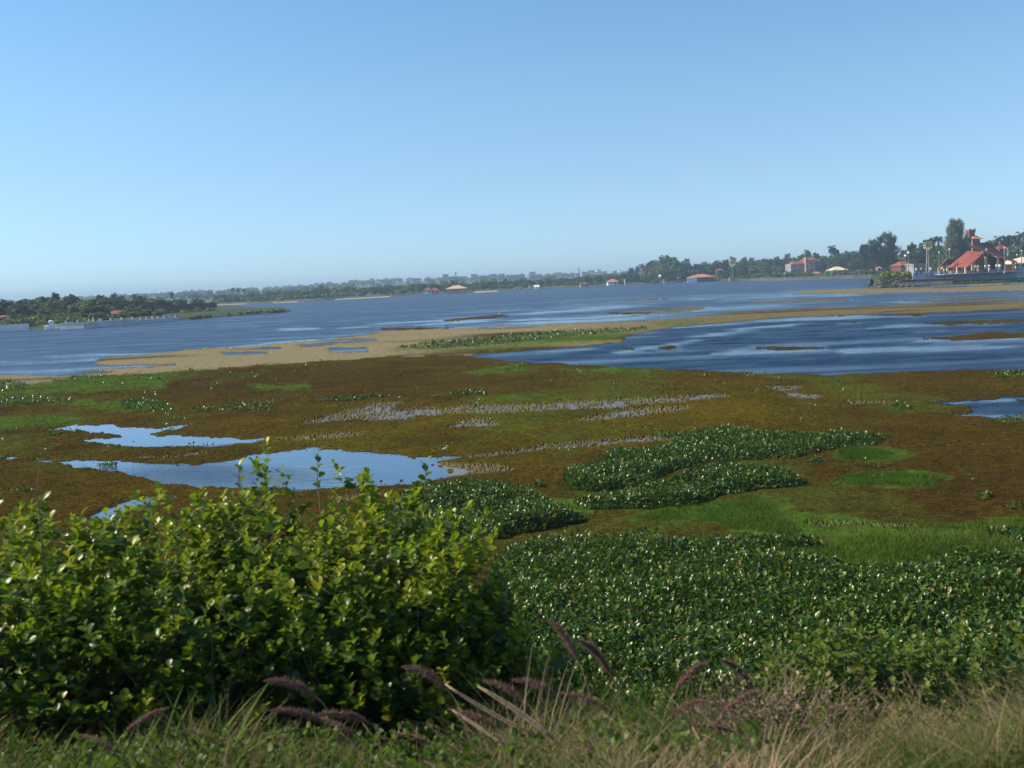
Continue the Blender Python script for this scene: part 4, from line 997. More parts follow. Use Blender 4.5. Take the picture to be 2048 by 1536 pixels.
# skyline town
TOWN = [(942, 955, 547, 1150, 'greywall', 'grey block on the skyline right of the water tower'), (980, 993, 546.5, 1150, 'greywall', 'left one of the two adjoining grey blocks on the skyline'), (997, 1009, 546, 1150, 'greywall', 'right one of the two adjoining grey blocks on the skyline'),
        (1059, 1071, 542, 1200, 'greywall', 'square grey block on the highest part of the central skyline'), (1027, 1040, 548, 1150, 'greywall', 'low dark block between the grey skyline blocks'),
        (1106, 1124, 545, 1100, 'cream', 'long cream building on the skyline left of the town'), (1152, 1160, 546, 1100, 'pinkwall', 'pink building under the church spire'), (1163, 1172, 542, 1150, 'greywall', 'grey town building right of the spire'),
        (1174, 1183, 541, 1150, 'cream', 'cream town building in the middle of the skyline town'), (1184, 1204, 544, 1100, 'white', 'long white town building below the skyline houses'), (1180, 1189, 539, 1200, 'greywall', 'tall grey town building behind the long white one'),
        (1194, 1202, 538.5, 1200, 'white', 'tall white town building behind the long white one'), (1204, 1214, 542, 1150, 'cream', 'cream town building at the right end of the skyline town'), (1226, 1234, 541.5, 1150, 'white', 'small white building between the town and the white slab'),
        (1239, 1242, 540, 1150, 'white', 'slim white slab building left of the tall grove'), (885, 896, 548.5, 1150, 'pinkwall', 'reddish block on the skyline left of the water tower'), (897, 915, 553, 1100, 'tile_red', 'low red building at the foot of the water tower'),
        (876, 890, 555, 1100, 'pinkwall', 'low pink building left of the water tower'), (815, 819, 557, 1150, 'white', 'tiny white building on the ridge far left of the water tower')]
for x0, x1, tp, D, wl, lb in TOWN:
    if wl == 'greywall': tp += 1.5; wl = 'concrete'
    house('town_building', x0, x1, tp+9, tp+1, tp, D, wl, 'roof_grey' if wl != 'cream' else 'tile_cream', lb, 'building', depth=8, nwin=3, kind='flat', over=.02)
# hill houses of the left ridge, pale dunes
P = atY(911, 557, 1120); o = thing('water_tower', 'slim white water tower rising over the skyline', 'tower', tuple(P))
zt = atY(911, 542, 1120)[2]-P[2]; m = MB(); m.tube([(0, 0, 0), (0, 0, zt*.55)], [.9, .7], 10); m.build('shaft', MAT['white'], o)
m = MB(); m.tube([(0, 0, zt*.5), (0, 0, zt*.62), (0, 0, zt*.92), (0, 0, zt)], [.8, 1.7, 1.7, .5], 12); m.build('tank', MAT['white'], o)
P = atY(1158, 548, 1120); o = thing('church_tower', 'thin church spire on the left of the skyline town', 'church tower', tuple(P))
zt = atY(1158, 535, 1120)[2]-P[2]; m = MB(); m.box((0, 0, zt*.3), (1.8, 1.8, zt*.6)); m.build('tower', MAT['white'], o)
m = MB(); m.add([(-1, -1, zt*.6), (1, -1, zt*.6), (1, 1, zt*.6), (-1, 1, zt*.6), (0, 0, zt)], [(0, 1, 4), (1, 2, 4), (2, 3, 4), (3, 0, 4), (3, 2, 1, 0)]); m.build('spire', MAT['roof_grey'], o)
# right shore
house('lake_house', 1384, 1426, 562, 554, 548, 452, 'brownwall', 'tile_orange', 'wide low house with a bright orange hipped roof at the foot of the grove', depth=9, zg=.6, nwin=4)
wall_run('white_wall', [(1375, 562.5, 446), (1394, 562, 446)], 1.6, .3, 'white', 'short white wall in front of the orange hipped roof', zb=.5)
house('white_hut', 1326, 1331, 564, 560, 558, 462, 'white', 'tile_red', 'tiny white and red hut at the water edge below the grove', 'hut', zg=.5, nwin=1)
def shelter(px, base, eave, ridge, wpx, D, roof, label, zg=.6, posts=4, name='shelter'):
    P = atY(px, base, D); ze = atY(px, eave, D)[2]-zg; zr = atY(px, ridge, D)[2]-zg; wd = wpx/FPX*D
    o = thing(name, label, 'shelter', (P[0], D, zg)); r = MB(); hh = wd/2
    r.add([(-hh, -hh*.8, ze), (hh, -hh*.8, ze), (hh, hh*.8, ze), (-hh, hh*.8, ze), (-hh*.3, 0, zr), (hh*.3, 0, zr)], [(0, 1, 5, 4), (1, 2, 5), (2, 3, 4, 5), (3, 0, 4), (3, 2, 1, 0)]); r.build('roof', MAT[roof], o)
    for sx in (-1, 1):
        for sy in (-1, 1): m = MB(); m.tube([(sx*hh*.7, sy*hh*.55, -.2), (sx*hh*.7, sy*hh*.55, ze+.05)], .12, 6); m.build('post', MAT['white'], o)
    return o
shelter(1439, 558, 541, 537, 15, 470, 'tile_red', 'raised red roofed lookout shelter on posts right of the orange roof')
shelter(1554, 560, 550.5, 547, 12, 445, 'thatch', 'small pale thatched shelter on the water left of the pink house', .2)
shelter(1758, 551, 536, 533, 12, 300, 'tile_orange', 'small orange roofed kiosk behind the rocky point', 1.4, name='kiosk')
wall_run('shore_wall', [(1500, 561), (1590, 559.5), (1660, 557.5), (1745, 555)], .8, .4, 'darkwall', 'long grey shore wall below the pink house and its trees', zb=.2)
# pink house
Hs = thing('lake_house', 'large pinkish house with red roofs and a slim tower on the right shore', 'house', (atY(1612, 548, 440)[0], 440, .8))
def rel(px, py, D=440, y=None): P = atY(px, py, D if y is None else y); return (P[0]-Hs.location.x, (D if y is None else y)-440, P[2]-.8)
def blk(x0, x1, tp, y0, y1, mat, nm):
    a_ = rel(x0, tp); b_ = rel(x1, tp); m = MB(); m.box(((a_[0]+b_[0])/2, (y0+y1)/2, a_[2]/2-.2), (b_[0]-a_[0], y1-y0, a_[2]+.4)); return m.build(nm, MAT[mat], Hs)
blk(1583, 1612, 528, 1, 10, 'greywall', 'wall'); blk(1613, 1630, 522, 0, 9, 'pinkwall', 'wall'); blk(1629, 1652, 524, 2, 9, 'greywall', 'wall')
def rf(x0, x1, ev, rg, y0, y1, mat):
    a_ = rel(x0, ev); b_ = rel(x1, ev); c_ = rel(x0, rg)[2]; m = MB(); ym = (y0+y1)/2; ins = (b_[0]-a_[0])*.12
    m.add([(a_[0], y0, a_[2]-.1), (b_[0], y0, a_[2]-.1), (b_[0], y1, a_[2]-.1), (a_[0], y1, a_[2]-.1), (a_[0]+ins, ym, c_), (b_[0]-ins, ym, c_)], [(0, 1, 5, 4), (1, 2, 5), (2, 3, 4, 5), (3, 0, 4), (3, 2, 1, 0)]); m.build('roof', MAT[mat], Hs)
rf(1588, 1613, 528, 522, .3, 10.5, 'tile_red'); rf(1612, 1634, 520.5, 514, -.6, 9.6, 'tile_red'); rf(1628, 1653, 523, 519.5, 1.4, 9.5, 'tile_orange')
a_ = rel(1612, 548); tz = rel(1612, 514)[2]; m = MB(); m.box((0, -1.1, tz/2), (1.3, 1.3, tz)); tw = m.build('tower', MAT['pinkwall'], Hs)
for zf in (.25, .5, .75): m = MB(); m.box((0, -1.8, tz*zf), (.6, .08, .9)); m.build('window', MAT['glass'], tw)
for xx in (-4.8, -3, 2.6, 5): 
    m = MB(); m.box((xx, .97 if xx < 0 else (-.05 if xx < 3 else 1.95), 2.2), (.9, .1, 1.2)); m.build('window', MAT['glass'], Hs)
house('lake_house', 1664, 1694, 552, 540, 533, 425, 'brownwall', 'tile_cream', 'house with a broad cream roof right of the pink house', depth=7, zg=.8, nwin=4)
house('terrace_hut', 1627, 1642, 552, 547, 543, 432, 'greywall', 'tile_orange', 'small orange roofed hut at the foot of the pink house', 'hut', depth=4, zg=.6, nwin=2)
def post(px, base, top, D, label, zg=.5, r=.22, mat='white', nm='mooring_post'):
    P = atY(px, base, D); zt = atY(px, top, D)[2]-zg; o = thing(nm, label, 'post', (P[0], D, zg)); m = MB(); m.tube([(0, 0, -.5), (0, 0, zt*.9)], [r, r*.85], 8); m.build('shaft', MAT[mat], o)
    m = MB(); m.tube([(0, 0, zt*.9), (0, 0, zt*.96), (0, 0, zt)], [r*1.3, r*1.3, r*.3], 8); m.build('cap', MAT[mat], o)
for px_, b_, t_, D, lb in [(1691, 558, 547, 410, 'short white post on the shore right of the cream roof'), (1722, 557, 541, 405, 'tall pale post on the shore left of the rocky point'), (1250, 570, 558, 470, 'short white post on the shore left of the tall grove'), (1581, 542, 528, 450, 'slim pale post at the left corner of the pink house'), (1652, 558, 553, 410, 'tiny white post in front of the shore wall')]: post(px_, b_, t_, D, lb)
def sphere(m, c, r, n=10):
    V = []; Fs = []
    for i in range(n+1):
        th = math.pi*i/n
        for k in range(n): V.append((c[0]+r*math.sin(th)*math.cos(2*math.pi*k/n), c[1]+r*math.sin(th)*math.sin(2*math.pi*k/n), c[2]+r*math.cos(th)))
    for i in range(n):
        for k in range(n): Fs.append((i*n+k, (i+1)*n+k, (i+1)*n+(k+1) % n, i*n+(k+1) % n))
    m.add(V, Fs)
def lamp(px, base, top, D, label, zg, r=.26, mat='metal'):
    P = atY(px, base, D); zt = atY(px, top, D)[2]-zg; o = thing('street_lamp', label, 'street lamp', (P[0], D, zg)); m = MB(); m.tube([(0, 0, -.2), (0, 0, zt-r)], [.085, .06], 8); m.build('pole', MAT[mat], o)
    m = MB(); sphere(m, (0, 0, zt-r), r); m.build('lamp_head', MAT['lamp_white'], o, True)
    m = MB(); m.tube([(0, 0, -.2), (0, 0, .25)], [.22, .18], 8); m.build('base', MAT['concrete'], o)
    return o
lamp(1321, 562, 549, 465, 'lone globe lamp at the foot of the tall grove', .5, .75, 'brownwall')
lamp(1811, 541, 509, 205, 'left one of two tall lamps at the end of the peninsula wall', 2.0)
lamp(1817, 541, 503, 207, 'right taller one of two lamps at the end of the peninsula wall', 2.0)
lamp(1878, 540, 503, 215, 'slim lamp between the big windmill and the pavilion', 2.0, .2)
lamp(1899, 535, 497, 222, 'slim lamp in front of the tallest peninsula tree', 2.0, .2)
# windmills
def windmill(px, base, hub, rpx, D, zg, label, nb=10):
    P = atY(px, base, D); zh = atY(px, hub, D)[2]-zg; r = rpx/FPX*D; o = thing('windmill', label, 'windmill', (P[0], D, zg))
    m = MB()
    for sx, sy in ((-1, -1), (1, -1), (1, 1), (-1, 1)): m.tube([(sx*.26, sy*.26, -.1), (sx*.1, sy*.1, zh-.1)], .06, 5)
    for k in range(12):
        z0 = zh*k/12; z1 = zh*(k+1)/12; w0 = .26-.16*k/12; s = 1 if k % 2 else -1
        for ax in (0, 1):
            for sd_ in (-1, 1):
                a1 = (s*w0, sd_*w0, z0) if ax == 0 else (sd_*w0, s*w0, z0); a2 = (-s*w0, sd_*w0, z1) if ax == 0 else (sd_*w0, -s*w0, z1); m.tube([a1, a2], .03, 4)
    m.build('tower', MAT['metal'], o)
    w_ = MB(); 
    for k in range(20):
        a0, a1 = 2*math.pi*k/20, 2*math.pi*(k+1)/20
        w_.tube([(r*.52*math.cos(a0), -.35, zh+r*.52*math.sin(a0)), (r*.52*math.cos(a1), -.35, zh+r*.52*math.sin(a1))], .04, 4)
    w_.tube([(0, .3, zh), (0, -.4, zh)], r*.4, 10); w_.build('wheel', MAT['rust'], o)
    for k in range(nb):
        a0 = 2*math.pi*k/nb; ca, sa = math.cos(a0), math.sin(a0); b = MB(); n_ = (-sa, ca)
        def pt(rr, ss, yy): return (rr*ca+n_[0]*ss, yy, zh+rr*sa+n_[1]*ss)
        b.add([pt(r*.42, -r*.05, -.36), pt(r*.42, r*.05, -.42), pt(r*.92, r*.17, -.46), pt(r, 0, -.42), pt(r*.92, -r*.17, -.34), pt(r*.42, -r*.05, -.33), pt(r*.42, r*.05, -.39), pt(r*.92, r*.17, -.43), pt(r, 0, -.39), pt(r*.92, -r*.17, -.31)],
              [(0, 1, 2, 3, 4), (9, 8, 7, 6, 5), (0, 5, 6, 1), (1, 6, 7, 2), (2, 7, 8, 3), (3, 8, 9, 4), (4, 9, 5, 0)]); b.build('blade', MAT['blade_cream'], o)
    t_ = MB(); t_.tube([(0, .3, zh), (.9*r, .9*r, zh)], .04, 4); t_.slab([(.7*r, .7*r, zh-r*.25), (1.3*r, 1.3*r, zh-r*.3), (1.3*r, 1.3*r, zh+r*.3), (.7*r, .7*r, zh+r*.25)], .04); t_.build('tail_vane', MAT['rust'], o)
    o.rotation_euler = (0, 0, math.radians(-14)); return o
windmill(1855, 545, 491, 9.5, 202, 2.0, 'tall windmill with cream blades standing behind the peninsula wall')
o = windmill(1465.5, 560, 526, 7, 440, 1.0, 'smaller distant windmill rising from a rusty barge on the lake')
P = atY(1474, 564, 440); o = thing('barge', 'rusty pink barge moored off the right shore carrying a windmill', 'barge', (P[0], 440, 0))
m = MB(); m.add([(-3.9, -1.6, .8), (3.9, -1.6, .8), (3.9, 1.6, .8), (-3.9, 1.6, .8), (-3.3, -1.3, -.2), (3.1, -1.3, -.2), (3.1, 1.3, -.2), (-3.3, 1.3, -.2)], [(0, 1, 2, 3), (7, 6, 5, 4), (0, 4, 5, 1), (1, 5, 6, 2), (2, 6, 7, 3), (3, 7, 4, 0)]); m.build('hull', MAT['pinkwall'], o)
m = MB(); m.box((-2.4, 0, 1.2), (1.6, 1.6, .8)); m.build('cabin', MAT['rust'], o)
for k in range(5): m = MB(); m.box((-.6+k*.95, -1.62, .5), (.3, .12, .9)); m.build('fender', MAT['cream'], o)
P = atY(1458, 565, 438); 
# rocky point and peninsula walls
def wallsec(pts3, tops, th, mat, o, nm):
    """pts3 feet world points, tops z"""
    m = MB()
    for i in range(len(pts3)-1):
        p, q_ = pts3[i], pts3[i+1]; d = np.array(q_[:2])-np.array(p[:2]); nrm = np.array([-d[1], d[0]])/np.linalg.norm(d)*th
        V = [(p[0], p[1], p[2]), (q_[0], q_[1], q_[2]), (q_[0], q_[1], tops[i+1]), (p[0], p[1], tops[i]), (p[0]+nrm[0], p[1]+nrm[1], p[2]), (q_[0]+nrm[0], q_[1]+nrm[1], q_[2]), (q_[0]+nrm[0], q_[1]+nrm[1], tops[i+1]), (p[0]+nrm[0], p[1]+nrm[1], tops[i])]
        m.add(V, [(0, 1, 2, 3), (7, 6, 5, 4), (3, 2, 6, 7), (0, 3, 7, 4), (1, 5, 6, 2), (0, 4, 5, 1)])
    return m.build(nm, MAT[mat], o)
PW = thing('promenade_wall', 'long blue grey promenade wall along the peninsula in front of the pavilion', 'wall', (0, 0, 0))
xs = [1826, 1870, 1930, 1990, 2048, 2200, 2500]; tp = [545.5, 543, 541, 538.5, 535.5, 528, 512]; bt = [557, 556, 554, 551.5, 548, 541, 526]
Ds = [np.interp(ray(x_, 560)[0]/ray(x_, 560)[1], ra, rY)+7.3 for x_ in xs]
feet = [(atY(x_, b_, d_)[0], d_, atY(x_, b_, d_)[2]) for x_, b_, d_ in zip(xs, bt, Ds)]; tz_ = [atY(x_, t_, d_)[2] for x_, t_, d_ in zip(xs, tp, Ds)]
wallsec([(f[0], f[1], min(f[2], 1.0)-.6) for f in feet], tz_, .35, 'bluewall', PW, 'wall')
print('wall z', feet[1][2], tz_[1], feet[4], tz_[4])
for k in range(26):
    x_ = 1830+k*24; D_ = np.interp(x_, xs, Ds); z_ = np.interp(x_, xs, tz_); P = atY(x_, 540, D_-.12)
    m = MB(); m.box((P[0], D_-.12, z_-.55), (.22, .2, 1.25)); m.build('post', MAT['bluewall'], PW)
WL = thing('low_wall', 'low dark retaining wall stepping down at the end of the promenade wall', 'wall', (0, 0, 0))
f2 = [(atY(1803, 566, 196)[0], 196, .2), (atY(1905, 562, 190)[0], 190, .2)]; wallsec(f2, [atY(1803, 560, 196)[2], atY(1905, 557, 190)[2]], .4, 'darkwall', WL, 'wall')
m = MB(); m.box((sum(p[0] for p in f2)/2, 192.9, atY(1850, 558.6, 193)[2]+.05), (10.2, .5, .1), math.atan2(-6, f2[1][0]-f2[0][0])); m.build('coping', MAT['darkwall'], WL)
RK = thing('rock_pile', 'dark rocky point where the peninsula meets the lake', 'rocks', tuple(ground(np.array(1760.), np.array(577.), 0)))
for k in range(46):
    t = random.random(); x_ = R(1737, 1830); yb = np.interp(x_, [1737, 1760, 1830], [576.5, 577, 574]); g = ground(np.array(x_), np.array(yb)); up = R(0, 1); D_ = g[1]+up*14
    zz_ = .1+up*2.1*min(1, (x_-1730)/30); s = R(.25, .55)
    m = MB(); V = []; Fs = []; rr = random.Random(k)
    for i in range(5):
        th = math.pi*i/4
        for j in range(6): q0 = s*(.8+.4*rr.random()); V.append((q0*math.sin(th)*math.cos(j*1.047)*1.3, q0*math.sin(th)*math.sin(j*1.047), q0*.7*math.cos(th)))
    for i in range(4):
        for j in range(6): Fs.append((i*6+j, (i+1)*6+j, (i+1)*6+(j+1) % 6, i*6+(j+1) % 6))
    m.add([(v[0]+g[0]/g[1]*D_-RK.location.x, v[1]+D_-RK.location.y, v[2]+zz_) for v in V], Fs); m.build('rock', MAT['rock'], RK)
house('flat_house', 1828, 1866, 545, 530, 527, 245, 'greywall', 'greywall', 'plain grey walled building behind the big windmill post', depth=8, zg=2, nwin=2, kind='flat')
house('red_roof_house', 1803, 1828, 540, 530, 522, 250, 'brownwall', 'tile_red', 'dark house with a low red roof left of the big windmill', depth=7, zg=2, nwin=2, kind='hip')
house('tower_house', 1939, 1950, 520, 464, 459, 318, 'brownwall', 'tile_red', 'narrow brick tower house with cream corners peeking over the pavilion', 'tower', depth=2.5, zg=2, nwin=0, kind='flat', over=0)
th_ = bpy.data.objects['tower_house']; zt = atY(1945, 460, 318)[2]-2
for sx in (-1, 1): m = MB(); m.box((sx*.75, -1.05, zt+.15), (.5, .5, .9)); m.build('cream_corner', MAT['pillar'], th_)
m = MB(); zq = atY(1955, 476, 316)[2]-2; m.add([(-.3, -2.6, zq-.2), (3.2, -2.6, zq-.35), (3.0, .6, zq-.3), (-.3, .6, zq-.1), (.2, -1, zq+1.0), (1.2, -1, zq+.9)], [(0, 1, 5, 4), (1, 2, 5), (2, 3, 4, 5), (3, 0, 4), (3, 2, 1, 0)]); m.build('lower_roof', MAT['tile_orange'], th_)
m = MB(); m.box((1.3, -1, zq/2), (1.8, 1.8, zq-.2)); m.build('lower_wall', MAT['brownwall'], th_)
shelter(2003, 530, 498, 490, 24, 232, 'tile_red', 'red roofed shelter rising just right behind the pavilion roof', 2.0)
house('lake_house', 2034, 2110, 545, 524, 513, 222, 'cream', 'tile_cream', 'pale roofed house at the right edge of the peninsula', depth=8, zg=2, nwin=3)
lamp(2009, 537, 494, 196, 'slim white lamp in front of the pavilion, the left one', 2.0, .16)
lamp(2034, 537, 508, 200, 'shorter lamp by the right edge, left of the last one', 2.0, .16)
lamp(2043, 536, 500, 202, 'slim lamp nearest the right edge', 2.0, .16)
# pavilion
PV = thing('pavilion', 'open lakeside pavilion with steep crossing red tiled roofs and yellow pillars', 'pavilion', (atY(1960, 540, 200)[0], 200, 2.0))
def pz(X_, Y_, D): # zoomed reading -> local point
    P = atY(1860+X_/10.89, 440+Y_/10.89, D); return (P[0]-PV.location.x, D-200, P[2]-2.0)
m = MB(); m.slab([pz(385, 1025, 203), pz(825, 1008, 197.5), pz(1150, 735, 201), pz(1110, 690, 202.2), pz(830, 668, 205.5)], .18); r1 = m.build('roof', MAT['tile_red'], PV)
r1['label'] = 'sunlit red tiled lower roof slope'
m = MB(); m.tube([pz(380, 1032, 203), pz(825, 1014, 197.4)], .09, 6); m.tube([pz(825, 1014, 197.4), pz(1155, 740, 200.9)], .1, 6); m.build('fascia', MAT['redpaint'], PV)
m = MB(); m.slab([pz(880, 560, 201), pz(1900, 925, 199), pz(1860, 880, 205), pz(1620, 790, 207), pz(1290, 505, 207.5), pz(850, 505, 204)], .18); r2 = m.build('roof', MAT['tile_shaded'], PV)
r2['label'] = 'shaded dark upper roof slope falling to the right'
m = MB(); m.slab([pz(870, 545, 200.8), pz(1905, 915, 198.8), pz(1900, 950, 198.8), pz(880, 590, 200.8)], .12); m.build('fascia', MAT['redpaint'], PV)
m = MB(); m.slab([pz(835, 492, 203.8), pz(1285, 488, 207.3), pz(1285, 508, 207.3), pz(835, 516, 203.8)], .12); m.build('fascia', MAT['rust'], PV)
m = MB(); m.slab([pz(215, 985, 206), pz(375, 848, 205), pz(540, 870, 208), pz(430, 960, 209)], .15); m.build('roof', MAT['tile_shaded'], PV)
m = MB(); m.tube([pz(180, 1030, 205.6), pz(375, 845, 204.8)], .1, 5); m.build('fascia', MAT['rust'], PV)
def pil(X_, top, bot, D, w_=.26, mat='pillar'):
    a_ = pz(X_, top, D); b_ = pz(X_, bot, D); m = MB(); m.box((a_[0], a_[1], (a_[2]+min(b_[2], -.05))/2), (w_, w_, a_[2]-min(b_[2], -.05))); return m.build('pillar', MAT[mat], PV)
for X_, t_, D_ in [(380, 1035, 203.2), (590, 1022, 200.5), (775, 1015, 198.2), (945, 915, 199.2), (1205, 800, 200.2), (1475, 800, 200.2), (1800, 905, 199.9), (180, 1035, 206), (510, 1000, 207), (700, 985, 206), (920, 680, 204.4)]:
    pil(X_, t_, 1090, D_, .3 if X_ not in (180, 510, 700) else .2)
for X_, t_, b_, D_ in [(925, 440, 700, 200.9), (1100, 680, 745, 200.6), (1232, 615, 700, 200.4)]:
    a_ = pz(X_, t_, D_); b2 = pz(X_, b_, D_); m = MB(); m.box((a_[0], a_[1], (a_[2]+b2[2])/2), (.24, .24, a_[2]-b2[2])); m.build('post', MAT['pinkwall' if X_ == 925 else 'pillar'], PV)
def pwall(X0, X1, t0, t1, D0, D1, mat, nm, bot=1090):
    a_, b_ = pz(X0, t0, D0), pz(X1, t1, D1); m = MB()
    V = [(a_[0], a_[1], -.1), (b_[0], b_[1], -.1), (b_[0], b_[1], b_[2]), (a_[0], a_[1], a_[2])]; V += [(v[0], v[1]+.2, v[2]) for v in V]
    m.add(V, [(0, 1, 2, 3), (7, 6, 5, 4), (3, 2, 6, 7), (0, 3, 7, 4), (1, 5, 6, 2)]); return m.build(nm, MAT[mat], PV)
pwall(1160, 1640, 760, 850, 204, 203.6, 'brownwall', 'back_wall'); pwall(1100, 1170, 830, 800, 202.5, 202.5, 'ochre', 'side_wall'); pwall(1500, 1570, 850, 870, 201.5, 201.5, 'ochre', 'side_wall')
pwall(1215, 1262, 790, 800, 201, 201.2, 'ochre', 'side_wall'); pwall(1650, 1790, 975, 978, 199.6, 199.6, 'redpaint', 'counter'); pwall(1790, 1850, 915, 935, 199.8, 200.2, 'ochre', 'side_wall')
pwall(230, 400, 1000, 1000, 208, 207.5, 'brownwall', 'back_wall'); pwall(400, 1100, 1000, 880, 209, 208, 'brownwall', 'back_wall')
m = MB(); m.box((0, 4, .02), (17, 13, .12)); m.build('floor_slab', MAT['concrete'], PV)

# ------------------------------------------------------------------ people (a dozen pixels tall)
def person(px, D, zg, top, bottom, label, pose=0, rz=0):
    P = atY(px, 530, D); o = thing('person', label, 'person', (P[0], D, zg), rz)
    sit = pose == 1; hz_ = .48 if sit else .92
    import bmesh
    me = bpy.data.meshes.new('body'); 
    if sit: J = [(0, 0, .5), (0, 0, .8), (0, .02, 1.02), (0, .02, 1.1), (0, 0, 1.24), (.18, 0, 1.0), (.24, -.05, .75), (.16, -.28, .62), (-.18, 0, 1.0), (-.24, -.05, .75), (-.16, -.28, .62), (.1, -.05, .48), (.11, -.45, .48), (.11, -.45, .06), (.11, -.6, .04), (-.1, -.05, .48), (-.11, -.45, .48), (-.11, -.45, .06), (-.11, -.6, .04)]
    else: J = [(0, 0, .95), (0, 0, 1.2), (0, .02, 1.42), (0, .01, 1.5), (0, 0, 1.63), (.19, 0, 1.4), (.27, .03, 1.12), (.24, -.1, .88), (-.19, 0, 1.4), (-.27, .03, 1.12), (-.25, -.06, .87), (.09, 0, .9), (.12, -.02, .5), (.13, .02, .08), (.14, -.14, .04), (-.09, 0, .9), (-.13, .02, .5), (-.15, .05, .08), (-.16, -.11, .04)]
    Rr = [.15, .13, .15, .06, .11, .07, .05, .035, .07, .05, .035, .09, .065, .045, .035, .09, .065, .045, .035]
    E = [(0, 1), (1, 2), (2, 3), (3, 4), (2, 5), (5, 6), (6, 7), (2, 8), (8, 9), (9, 10), (0, 11), (11, 12), (12, 13), (13, 14), (0, 15), (15, 16), (16, 17), (17, 18)]
    me.from_pydata(J, E, []); b = new_obj('body', me, None, o)
    sk = b.modifiers.new('skin', 'SKIN'); ss = b.modifiers.new('sub', 'SUBSURF'); ss.levels = 1; ss.render_levels = 1
    for i, v in enumerate(me.skin_vertices[0].data): v.radius = (Rr[i], Rr[i]); v.use_root = i == 0
    me.materials.append(MAT['skin'])
    def garment(nm, mat, segs):
        g = MB()
        for pts, rad in segs: g.tube(pts, rad, 9)
        return g.build(nm, MAT[mat], o, True)
    sh = top; z0 = J[0][2]
    garment('shirt', sh, [([(0, 0, z0-.05), (0, 0, J[1][2]), (0, .01, J[2][2]+.02), (0, .01, J[2][2]+.09)], [.19, .185, .2, .09]), ([J[5], J[6]], [.1, .08]), ([J[8], J[9]], [.1, .08])])
    garment('trousers', bottom, [([J[11], J[12], J[13]], [.125, .095, .075]), ([J[15], J[16], J[17]], [.125, .095, .075]), ([(0, 0, z0-.12), (0, 0, z0+.04)], [.17, .19])])
    h_ = MB(); sphere(h_, (0, .02, J[4][2]+.04), .118, 8); h_.build('hair', MAT['black'], o, True)
    return o
pe = [(1978.4, 197.5, 'cloth_white', 'cloth_white', 0, 'person all in white standing at the promenade wall, second of the middle pair'), (1971, 197.8, 'cloth_white', 'cloth_dark', 0, 'person in a white shirt beside a yellow pillar, first of the middle pair'),
      (1993, 196.5, 'cloth_white', 'cloth_dark', 0, 'person in a white shirt below the falling roof edge, left of two'), (1999.5, 196.8, 'cloth_white', 'cloth_blue', 0, 'person in a white shirt below the falling roof edge, right of two'),
      (1951, 198, 'pillar', 'cloth_dark', 0, 'person in a cream top under the lower roof edge'), (1956, 198.3, 'cloth_pink', 'cloth_pink', 0, 'person in a pink top next to the one in cream'),
      (2034, 199, 'cloth_dark', 'cloth_dark', 0, 'dark clothed person at the right end of the pavilion'), (1884, 201, 'cloth_pink', 'cloth_dark', 0, 'person in pale pink standing under the small left gable, left of two'), (1888, 201.5, 'cloth_white', 'cloth_dark', 1, 'seated person in white under the small left gable, right of two'),
      (1833, 200, 'cloth_white', 'cloth_dark', 0, 'person in white at the wall, leftmost of three near the windmill'), (1842, 200, 'cloth_pink', 'cloth_blue', 0, 'person in pink at the wall, middle of three near the windmill'), (1861, 200, 'cloth_white', 'cloth_blue', 0, 'person in white at the wall just right of the windmill post')]
for x_, D_, a_, b_, ps, lb in pe: person(x_, D_-1.2, 2.05, a_, b_, lb, ps, R(-1, 1))
# birds
def egret(px, py, label, s=1.0, z=0.0, rz=0):
    P = ground(np.array(float(px)), np.array(float(py)), z); o = thing('egret', label, 'bird', tuple(P), rz)
    b = MB(); b.tube([(-.28, 0, .34), (-.15, 0, .36), (0, 0, .4), (.14, 0, .42), (.2, 0, .46), (.17, 0, .55), (.2, 0, .66), (.24, 0, .7), (.29, 0, .7)], [.01, .07, .1, .07, .035, .025, .025, .035, .015], 8); b.build('body', MAT['cloth_white'], o, True)
    k = MB(); k.tube([(.28, 0, .70), (.38, 0, .68)], [.012, .003], 5); k.build('beak', MAT['blade_cream'], o)
    for sy in (-1, 1): l = MB(); l.tube([(0, sy*.03, .34), (.02, sy*.03, .18), (0, sy*.03, 0)], .008, 5); l.build('leg', MAT['black'], o)
    o.scale = (s, s, s); return o
egret(999, 631, 'white egret on the pale weed spit far out on the lake', .6)
egret(890, 905, 'white egret standing on the olive weed above the big pool', .3)

